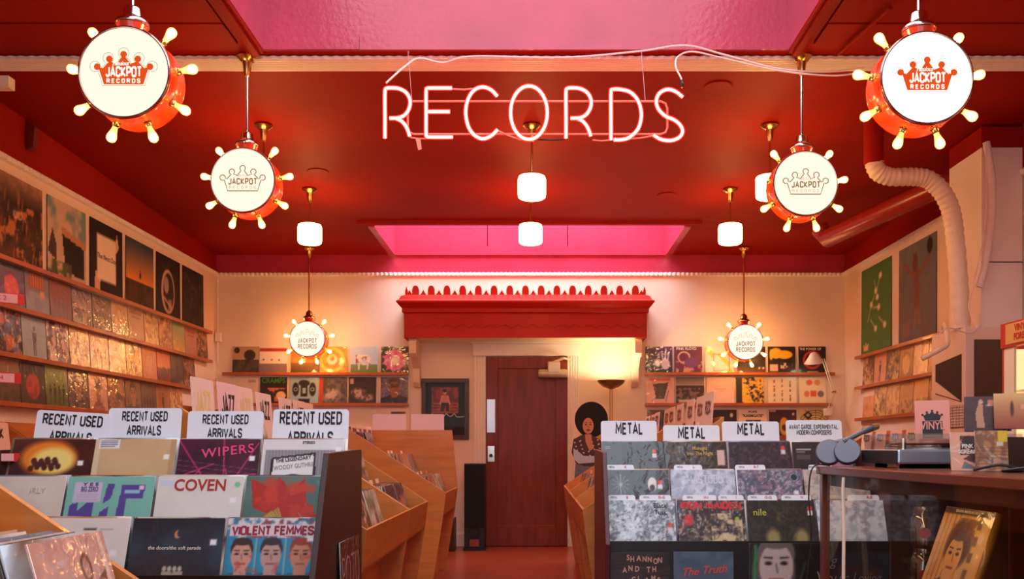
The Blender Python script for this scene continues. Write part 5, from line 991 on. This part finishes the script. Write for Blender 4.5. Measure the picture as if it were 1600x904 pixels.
# turntable
t = empty('turntable', (1.25, 3.10, CT)); tag(t, 'silver turntable with clear lid on the display case', 'turntable'); M_SIL = mat('turntable_silver', (176, 184, 196), .3, metal=.6)
obj('plinth', box(0, .44, 0, .33, .014, .066), M_SIL, t, bevel=.008); obj('plinth_side', box(-.006, .0, .004, .326, .014, .062), M_BLACK, t, bevel=.002)
for x in (.05, .39):
    for y in (.05, .28): obj('foot', lathe([(0, 0), (.022, 0), (.024, .006), (.018, .016), (0, .016)], 14), M_BLACK, t, (x, y, 0))
pl = obj('platter', lathe([(0, 0), (.145, 0), (.148, .006), (.148, .014), (.14, .018), (0, .018)], 40), M_CHROME, t, (.18, .165, .066), smooth=True); obj('slip_mat', lathe([(0, .018), (.138, .018), (.138, .021), (0, .021)], 40), M_BLACK, pl)
ta = obj('tonearm', tube(spline([(.385, .27, .10), (.385, .2, .1), (.38, .12, .098), (.33, .08, .094)], 5), .005, 8), M_CHROME, t, smooth=True); obj('tonearm_pivot', lathe([(0, .066), (.02, .066), (.02, .1), (.012, .11), (0, .11)], 14), M_BLACK, ta, (.385, .25, 0)); obj('head_shell', box(.31, .34, .066, .086, .084, .094), M_BLACK, ta)
obj('start_knob', lathe([(0, .066), (.012, .066), (.012, .1), (.01, .104), (0, .104)], 12), M_CHROME, t, (.03, .03, 0))
lid = glassmat('dust_cover_acrylic', (.92, .9, .88), .04, .14)
lv = [(.004, .004), (.436, .004), (.436, .326), (.004, .326)]
obj('dust_cover', join(box(.004, .436, .004, .007, .068, .118), box(.004, .436, .323, .326, .068, .118), box(.004, .007, .0071, .3229, .068, .118), box(.433, .436, .0071, .3229, .068, .118), box(.004, .436, .004, .326, .1181, .121)), lid, t)
# headphones resting at the case corner
t = empty('headphones', (1.195, 3.462, CT+.006)); tag(t, 'grey headphones lying on the far corner of the display case', 'headphones'); M_HP = mat('headphone_grey', (120, 124, 132), .35, metal=.5); M_PAD = mat('headphone_pad', (30, 22, 22), .6)
for k, (x, y, z, ry) in enumerate(((-.0, -.02, .055, R(64)), (-.055, .03, .052, R(58)))):
    e = obj('ear_cup', lathe([(0, 0), (.046, 0), (.05, .006), (.05, .014), (.046, .022), (0, .022)], 28, 'y'), M_HP, t, (x, y, z), (R(-14), 0, R(-20)), smooth=True)
    obj('ear_pad', lathe([(0, .022), (.046, .022), (.05, .03), (.046, .042), (.03, .046), (0, .044)], 28, 'y'), M_PAD, e, smooth=True)
hb = [(-.03+.02, -.005, .09), (.03, .0, .11), (.07, .005, .128), (.11, .02, .145), (.135, .04, .15), (.13, .06, .145), (.09, .06, .13), (.04, .055, .105), (-.03, .05, .085)]
obj('headband', tube(spline(hb, 5), .009, 8), M_HP, t, smooth=True); obj('band_pad', tube(spline(hb[3:7], 5), .013, 8), mat('tan_leather', (150, 110, 70), .5), t, smooth=True)
# pink VINYL card on a stand
c = obj('counter_card', prism(rounded(.125, .19, .003), 0, .003, 'y'), mat('card_salmon', (240, 150, 130), .55), None, (1.53, 3.455, CT+.001), (-R(16), 0, R(-18))); tag(c, 'salmon card with black crown emblem reading VINYL behind the turntable', 'card')
obj('crown_emblem', prism([(x*.034, z*.034+.125) for x, z in crown_path(1.0)], -.001, 0, 'y'), INK, c); text(c, 'VINYL', .044, (0, -.002, .085), mat('card_salmon', 0), .7, .02); obj('print_block', box(-.036, .036, -.001, 0, .035, .105), INK, c); text(c, 'jackpot records', .009, (0, -.002, .045), mat('card_salmon', 0), 1, .01); obj('easel_leg', box(-.02, .02, .05, .053, .0, .15), mat('card_grey', (150, 150, 150), .6), c)
c.location.z = CT+.075
st_ = obj('card_riser', box(-.12, .14, -.02, .03, 0, .075), M_BLACK, None, (1.55, 3.466, CT)); tag(st_, 'low black riser block under the salmon VINYL card', 'riser')
# compact discs and a small player
def cd(px, py, Y, w_, h_, rz, tilt, art, label, m=POLY, T=.010):
    p = at(px, py, Y); return sleeve('compact_disc', art, (p.x, Y, p.z), rz, tilt, label, 'disc case', 'disc cases on the display case', w_, h_, T, m, (190, 180, 170))
rs = empty('disc_riser', (1.45, 2.84, CT)); tag(rs, 'dark stepped riser holding disc cases on the display case', 'riser'); obj('riser_step', box(-.02, .36, .02, .16, 0, .105), M_DARKW, rs, bevel=.003); obj('riser_foot', box(-.02, .36, -.03, .02, 0, .02), M_DARKW, rs)
a = Art(40, (236, 170, 140), 2, 1.2).ell(.55, .75, .22, .16, (50, 30, 28)).mottle((40, 26, 26), 8, .5, 8, .9, .4, .9, .3, .8).poly([(.35, .3), (.75, .5), (.7, .2)], (90, 50, 50)).poly([(.3, .05), (.4, .25), (.8, .05)], (110, 120, 130))
def cdz(y_): return CY+(EYE-(CT+.001))*F/y_
o = cd(1513, cdz(2.70), 2.70, .095, .118, R(-14), R(10), a, 'pale orange disc case with dark spiky head reading SCREAM'); text(o, 'PINK\nSCREAM', .017, (0, -.0012, .066), INKW, .85, .03)
a = Art(40, (190, 130, 80), 3, 1.3).mottle((130, 80, 50), 6, .5, 6, .8).rect(.7, .72, 1, 1, (236, 190, 40)).rect(.66, .62, .86, .72, (220, 200, 180)).ell(.5, .24, .04, .06, (60, 36, 30))
for q in range(7): a.line(0, .1+.08*q, 1, .08+.08*q, .008, (96, 60, 40))
cd(1551, cdz(2.64), 2.64, .088, .122, R(-14), R(10), a, 'brown textured disc case with yellow corner')
a = Art(40, (60, 40, 36), 4, 1.2).poly([(.4, .1), (.35, .5), (.45, .8), (.6, .75), (.6, .4), (.65, .1)], (196, 140, 100)).ell(.52, .84, .07, .08, (206, 150, 110)).rect(.74, .72, .92, .9, (206, 130, 100))
cd(1532, 673, 2.96, .095, .118, R(-22), R(12), a, 'dark brown disc case with a pale standing figure on the riser')
a = Art(40, (214, 140, 80), 5, 1.2).grad((150, 60, 30), (226, 180, 110), 0, 1).ell(.5, .55, .05, .22, (70, 34, 24)).rect(.74, .55, .9, .68, (226, 150, 120))
cd(1582, 669, 2.90, .105, .118, R(-22), R(12), a, 'sunset orange disc case with dark oval shape on the riser')
for k in range(4):
    p = at(1556+3*k, 672, 2.965+.014*k); o = sleeve('compact_disc', Art(4, ((60, 60, 66), (160, 120, 90), (40, 30, 30), (190, 190, 190))[k], 1), (p.x-.01, 2.985+.014*k, p.z), R(-22), R(12), ('dark grey', 'tan', 'black', 'pale grey')[k]+' disc case filed behind the two on the riser', 'disc case', 'disc cases filed on the riser', .098, .116, .009, POLY)
t = empty('portable_player', (1.39, 2.32, CT)); tag(t, 'black portable disc player at the right edge of the case top', 'player')
obj('player_body', box(0, .25, 0, .16, 0, .095), mat('player_olive_black', (46, 42, 30), .4), t, bevel=.008); obj('player_slot', box(.03, .24, -.004, .002, .045, .062), M_BLACK, t); obj('player_bar', box(.05, .24, -.006, -.002, .04, .045), M_CHROME, t); text(t, 'SONY', .014, (.04, -.002, .083), INKW, 1, .01); obj('player_knob', lathe([(0, -.008), (.012, -.008), (.012, 0), (0, 0)], 14, 'y'), M_BLACK, t, (.025, 0, .055))
o = cd(1592, 688, 2.42, .06, .055, R(-10), R(25), Art(20, (226, 196, 60), 3).mottle((90, 110, 50), 5, .5, 8, .8), 'small yellow card propped on the portable player'); o.location = (1.47, 2.40, CT+.0965)
o = obj('black_cable', tube(spline([(1.25, 2.56, CT+.006), (1.32, 2.55, CT+.02), (1.36, 2.5, CT+.006), (1.28, 2.46, CT+.006), (1.35, 2.42, CT+.02), (1.40, 2.5, CT+.03), (1.52, 2.5, CT+.012)], 8), .004, 7), M_BLACK, smooth=True); tag(o, 'black cable coiled along the edge of the display case top', 'cable')

# ------------------------------------------------------------------ heater, duct and chase on the right
M_HEAT = mat('heater_beige_enamel', (232, 206, 192), .45, bump=.04, bscale=20)
FX, FYn, FYf, FT = 3.0, 6.27, 6.80, EYE+(CY-510)*6.27/F
t = empty('wall_heater', (FX, FYn, 0)); tag(t, 'tall beige furnace cabinet against the right wall below the duct', 'heater')
obj('cabinet_body', box(.0, XR-FX-.005, .0, .53, 0, FT), M_HEAT, t, bevel=.006)
p0, p1 = at(1522, 625, FYn), at(1567, 530, FYn)
obj('front_window', box(p0.x-FX, p1.x-FX+.05, -.006, .002, p0.z-.15, p1.z), mat('dark_mottled_steel', (96, 82, 70), .3, metal=.8, bump=.2, bscale=120), t)
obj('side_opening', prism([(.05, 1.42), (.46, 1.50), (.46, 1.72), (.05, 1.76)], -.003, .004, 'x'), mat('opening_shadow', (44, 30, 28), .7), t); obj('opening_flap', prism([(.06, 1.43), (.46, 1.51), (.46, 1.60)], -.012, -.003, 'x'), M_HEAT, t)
gr = obj('side_grille', box(-.006, .002, .0, .22, 1.24, 1.40), mat('grille_dark', (50, 30, 26), .6), t)
for k in range(8): obj('grille_bar', box(-.010, -.006, .004, .216, 1.25+.02*k, 1.256+.02*k), M_HEAT, gr)
for k in range(10): obj('grille_bar', box(-.0095, -.006, .006+.022*k, .012+.022*k, 1.244, 1.398), M_HEAT, gr)
ch = empty('flue_chase', (3.18, 6.40, 0)); tag(ch, 'white boxed chase rising from the furnace to the red ceiling', 'chase')
M_CH = mat('chase_white_board', (238, 222, 214), .55)
zt = EYE+(CY-230)*6.40/F
obj('chase_box', box(0, XR-3.18-.006, 0, .5, FT+.001, zt), M_CH, ch, bevel=.003); obj('chase_head', box(.0, XR-3.18-.006, .0, .5, zt+.001, ceil_z(6.4)-.02), M_RED, ch); obj('board_joint', box(.0, XR-3.18-.006, -.003, 0, 2.42, 2.427), M_DK, ch)
DM = mat('flex_duct_white', (236, 214, 190), .5)
pts = [at(1365, 252, 6.3), at(1372, 268, 6.3), at(1392, 276, 6.3), at(1425, 276, 6.3), at(1450, 280, 6.3), at(1472, 300, 6.3), at(1486, 330, 6.32), at(1492, 370, 6.34), at(1498, 440, 6.36), at(1502, 512, 6.38)]
pp = spline([(q.x, q.y+.0, q.z) for q in pts], 14); rr_ = [.062+.0035*math.sin(k*1.6) for k in range(len(pp))]
for q in range(len(pp)): pp[q] = Vector(pp[q])
du = obj('flexible_duct', tube(pp, rr_, 16), DM, smooth=True); tag(du, 'white ribbed flexible duct bending down into the furnace top', 'duct')
q = at(1365, 252, 6.3); rd = obj('duct_collar', lathe([(0, -.02), (.066, -.02), (.066, ceil_z(6.3)-q.z-.006), (0, ceil_z(6.3)-q.z-.006)], 20), M_RED, du, q, smooth=True)
e0, e1 = at(1292, 372, 8.4), at(1480, 286, 7.0)
o = obj('ceiling_pipe', tube([e0+Vector((-.05, .05, .10)), e0, e0.lerp(e1, .5), e1, e1+Vector((.17, -.02, .0))], .085, 18), mat('pipe_red_paint', (0.34, 0.03, 0.02), .28, srgb=False), smooth=True); tag(o, 'fat red painted pipe slanting under the ceiling at right', 'pipe')
lag = spline([at(1541, 222, 6.33), at(1548, 260, 6.33), at(1551, 310, 6.33), at(1546, 370, 6.34), at(1538, 420, 6.34), at(1530, 448, 6.35)], 6)
o = obj('lagged_pipe', tube(lag, [.024+.002*math.sin(k) for k in range(len(lag))], 10), mat('pipe_lagging', (232, 212, 206), .6), smooth=True); tag(o, 'slim white lagged pipe running down the chase front', 'pipe')
o = obj('thin_cable', tube(spline([at(1540, 225, 6.31), at(1542, 300, 6.31), at(1538, 360, 6.31), at(1522, 440, 6.32), at(1514, 480, 6.3), at(1526, 508, 6.28), at(1515, 520, 6.24), at(1480, 512, 6.2), at(1462, 530, 6.2)], 6), .005, 6), cabm, smooth=True); tag(o, 'thin white cable looping beside the lagged pipe', 'cable')
o = obj('drain_pipe', tube(spline([(3.02, 6.64, 1.94), at(1476, 506, 6.5), at(1481, 535, 6.28), at(1468, 546, 6.2), at(1440, 560, 6.2)], 6), .018, 8), DM, smooth=True); tag(o, 'short bent white pipe sticking out by the furnace corner', 'pipe')
# lit cabinet that reads VINYL IS FOREVER
VX, VY1 = 2.6, 5.0; vz1 = EYE+(CY-507)*VY1/F
t = empty('lit_cabinet', (VX, VY1, 0), (0, 0, -PI/2)); tag(t, 'red framed lit cabinet signed VINYL IS FOREVER at right edge', 'cabinet')
RF = mat('cabinet_red', (196, 36, 24), .35)
obj('cabinet_stand', box(0, .95, .03, .5, 0, .85), M_DARKW, t); obj('cabinet_back', box(0, .95, .42, .5, .851, vz1), RF, t); obj('cabinet_top', box(0, .95, 0, .42, vz1-.03, vz1), RF, t)
obj('cabinet_side', box(0, .02, 0, .42, .851, vz1-.03), RF, t); obj('cabinet_side', box(.93, .95, 0, .42, .851, vz1-.03), RF, t); obj('header', box(0, .95, -.01, .02, vz1-.135, vz1), RF, t)
hp = obj('header_plate', box(.06, .62, -.014, -.01, vz1-.12, vz1-.01), mat('sign_ochre', (226, 170, 90), .5), t); text(hp, 'VINYL IS\nFOREVER', .05, (.24, -.0155, vz1-.064), INKR, .9, .03, lines=.95, align='CENTER')
obj('inner_frame', join(box(.02, .12, .0, .015, .851, vz1-.135)), mat('inner_cream', (244, 230, 200), .5), t); obj('lit_back', box(.03, .92, .40, .415, .86, vz1-.14), emat('cabinet_glow', (1, .72, .38), 1.5), t); obj('cabinet_pane', box(.12, .93, .004, .008, .851, vz1-.135), glassmat('cabinet_glass', (1, .96, .9), .03, .06), t)
obj('lit_side', box(.021, .028, .016, .40, .86, vz1-.14), emat('cabinet_glow', 0, 0), t)
for k in range(3): obj('inner_shelf', box(.03, .92, .05, .39, 1.0+.2*k, 1.012+.2*k), mat('inner_cream', 0), t)
# desk lamp clamped to the ledge
t = empty('desk_lamp', at(1296, 640, 9.9)); tag(t, 'white swing-arm desk lamp clamped at the right end of ledges', 'lamp'); b0 = at(1296, 640, 9.9)
wl = mat('lamp_white', (238, 224, 205), .4); P1, P2, P3 = at(1303, 612, 9.85)-b0, at(1286, 560, 9.8)-b0, at(1272, 566, 9.7)-b0
P0 = Vector((0, .02, 0)); 
for d_ in (-.012, .012): obj('lower_arm', tube([P0+Vector((d_, 0, 0)), P1+Vector((d_, 0, 0))], .006, 6), wl, t); obj('upper_arm', tube([P1+Vector((d_, 0, 0)), P2+Vector((d_, 0, 0))], .006, 6), wl, t)
obj('elbow_joint', lathe([(0, -.02), (.018, -.02), (.018, .02), (0, .02)], 12, 'x'), M_CHROME, t, P1); obj('clamp', box(-.03, .03, .0, .12, -.06, .02), wl, t)
sh = obj('lamp_shade', lathe([(.02, .11), (.035, .10), (.06, .06), (.10, .0), (.105, -.004), (.098, .0), (.055, .06), (.02, .09)], 20), wl, t, P3, (R(14), R(-8), 0), smooth=True); obj('lamp_bulb', lathe([(0, -.012), (.085, .004), (.06, .03), (0, .05)], 16), emat('desk_bulb', (1, .86, .6), 8), sh)
# torchiere
LYt = 9.72; b = at(955, 597, LYt)
t = empty('floor_lamp', (b.x, LYt, 0)); tag(t, 'brass torchiere floor lamp glowing upward right of the door', 'lamp'); M_TB = mat('torchiere_bronze', (150, 112, 76), .35, metal=.7)
obj('lamp_base', lathe([(0, 0), (.14, 0), (.14, .012), (.05, .03), (0, .03)], 28), M_TB, t, smooth=True)
for d_ in (-.012, .012): obj('lamp_pole', tube([(d_, 0, .02), (d_, 0, b.z-.06)], .008, 8), mat('pole_pale_brass', (206, 180, 140), .3, metal=.8), t)
obj('lamp_bowl', lathe([(.0, -.075), (.03, -.07), (.09, -.045), (.135, -.01), (.152, .02), (.146, .02), (.13, -.004), (.085, -.036), (0, -.058)], 32), M_TB, t, (0, 0, b.z), smooth=True); obj('lamp_bulb', lathe([(0, -.045), (.06, -.03), (.085, .0), (.0, .01)], 20), emat('torchiere_light', (1, .70, .40), 150), t, (0, 0, b.z))
# tower speaker
p = at(725, 860, 9.63); p1 = at(757, 724, 9.63)
t = empty('tower_speaker', ((p.x+p1.x)/2, 9.63, 0)); tag(t, 'black tower speaker standing left of the mahogany door', 'speaker'); sw = (p1.x-p.x)/2; sh_ = p1.z
obj('speaker_cabinet', box(-sw, sw, .02, .28, .03, sh_), M_BLACK, t, bevel=.004); obj('speaker_grille', box(-sw+.006, sw-.006, .004, .0199, .25, sh_-.008), mat('grille_cloth_black', (12, 11, 12), .9), t, bevel=.004); obj('plinth', box(-sw-.01, sw+.01, .0, .29, 0, .03), M_BLACK, t)
obj('bass_port', lathe([(0, .014), (.055, .014), (.06, .02), (.045, .022), (0, .03)], 24, 'y'), mat('port_black', (6, 6, 6), .5), t, (0, 0, .19)); obj('badge_plate', box(-.05, .05, .012, .0199, .045, .12), mat('badge_copper', (150, 70, 50), .4, metal=.4), t)
cr = empty('record_crate', (-1.02, 9.55, 0)); tag(cr, 'small dark crate on the floor beside the tower speaker', 'crate')
obj('crate_side', box(-.14, -.125, 0, .3, 0, .35), M_DARKW, cr); obj('crate_side', box(.125, .14, 0, .3, 0, .35), M_DARKW, cr); obj('crate_front', box(-.125, .125, 0, .015, .0, .35), M_DARKW, cr); obj('crate_bottom', box(-.125, .125, .015, .3, 0, .015), M_DARKW, cr)
# cardboard standee of a person with a big afro
SYd = 8.72; p = at(922, 720, SYd)
t = empty('cardboard_standee', (p.x, SYd, 0)); tag(t, 'cardboard cut-out of a person with round black afro and patterned shirt', 'standee')
k_ = SYd/F
def S(pts, y0, y1, m, nm): return obj(nm, prism([((x-922)*k_, EYE+(CY-y)*k_) for x, y in pts], y0, y1, 'y'), m, t)
def oval(cx_, cy_, rx, ry, n_=28): return [(cx_+rx*math.cos(2*PI*i/n_), cy_+ry*math.sin(2*PI*i/n_)) for i in range(n_)]
hairm, skm = mat('print_black_hair', (14, 10, 10), .8), mat('print_skin', (196, 130, 96), .6)
S(oval(924, 655, 26, 28), 0, .008, hairm, 'printed_afro')
S([(911, 678), (926, 680), (940, 688), (948, 700), (948, 724), (930, 728), (914, 728), (900, 724), (893, 706), (896, 686)], -.002, .006, mat('print_dark_shirt', (70, 40, 36), .6), 'printed_shirt')
for i in range(34):
    x, y = 897+(i*17) % 46, 684+(i*29) % 34
    if not (910 < x < 924 and y < 704): S([(x, y-1.4), (x+1.6, y), (x, y+1.4), (x-1.6, y)], -.003, -.002, mat('print_shirt_dots', (226, 190, 160), .6), 'shirt_motif')
S([(914, 678), (924, 678), (925, 690), (928, 700), (921, 704), (915, 690)], -.0035, -.002, skm, 'printed_neck')
fc_ = S(oval(919, 665, 8.5, 12.5), -.004, -.0005, skm, 'printed_face')
def Sf(pts, m, nm): return obj(nm, prism([((x-922)*k_, EYE+(CY-y)*k_) for x, y in pts], -.0055, -.004, 'y'), m, fc_)
for e in (-1, 1): Sf(oval(919+e*3.6, 663, 1.7, .9, 10), hairm, 'eye'); Sf([(919+e*1.6, 660.6), (919+e*5.4, 659.8), (919+e*5.4, 659.0), (919+e*1.6, 659.8)], hairm, 'eyebrow')
Sf(oval(919, 671.5, 3.0, 1.5, 12), mat('print_lips', (120, 40, 40), .6), 'mouth'); Sf([(919.6, 664), (920.6, 668), (918.2, 668)], mat('print_nose', (150, 92, 66), .6), 'nose')
S([(896, 700), (905, 706), (912, 712), (930, 712), (930, 722), (904, 724), (896, 716)], -.004, -.002, mat('print_pale_blue', (180, 190, 205), .6), 'printed_scarf')
S([(899, 724), (931, 726), (934, 790), (926, 850), (918, 850), (914, 770), (908, 850), (898, 850), (896, 770)], .0, .006, mat('print_denim', (110, 104, 120), .6, var=.3, vscale=20), 'printed_jeans')
S([(896, 845), (932, 845), (934, 853), (895, 853)], .0, .006, hairm, 'printed_shoes'); obj('standee_foot', box(-.14, .06, -.06, .12, 0, .012), M_PLYE, t); obj('standee_strut', prism([(.0, .01), (.14, .01), (.0, .9)], -.05, -.044, 'x'), M_PLYE, t, (0, .008, 0))
# yellow panel edge behind the standee
tag(obj('standing_sign', box(.62, 1.02, 9.3, 9.33, 0, 1.30), mat('panel_yellow', (226, 176, 60), .6)), 'yellow standing board behind the torchiere pole', 'board')
# small fixtures
o = obj('wall_conduit', tube([(XL+.03, 10.07, 2.06), (XL+.03, 10.07, 3.0)], .008, 6), M_TRIM); tag(o, 'thin white conduit running up the back left corner', 'conduit'); obj('junction_box', box(XL+.01, XL+.07, 10.03, 10.095, 2.30, 2.40), M_TRIM, o, bevel=.004)
for px, lab in ((48, 'small dark red bracket under the ceiling edge at far left'),):
    p = at(px, 205, 6.3); o = obj('ceiling_bracket', prism([(0, 0), (.05, .02), (.06, .16), (.02, .2), (0, .18)], -.03, .03, 'y'), mat('bracket_red', (0.16, 0.01, 0.01), .4, srgb=False), None, (XL+.01, 6.35, p.z-.12)); tag(o, lab, 'bracket')
q0, q1 = at(1392, -60, 4.7), at(1310, 58, 5.25)
q0.z = q1.z = 3.40
o = obj('ceiling_conduit', tube([q0, q1], .012, 8), M_RED); tag(o, 'thin red conduit crossing the dark front ceiling at right', 'conduit')
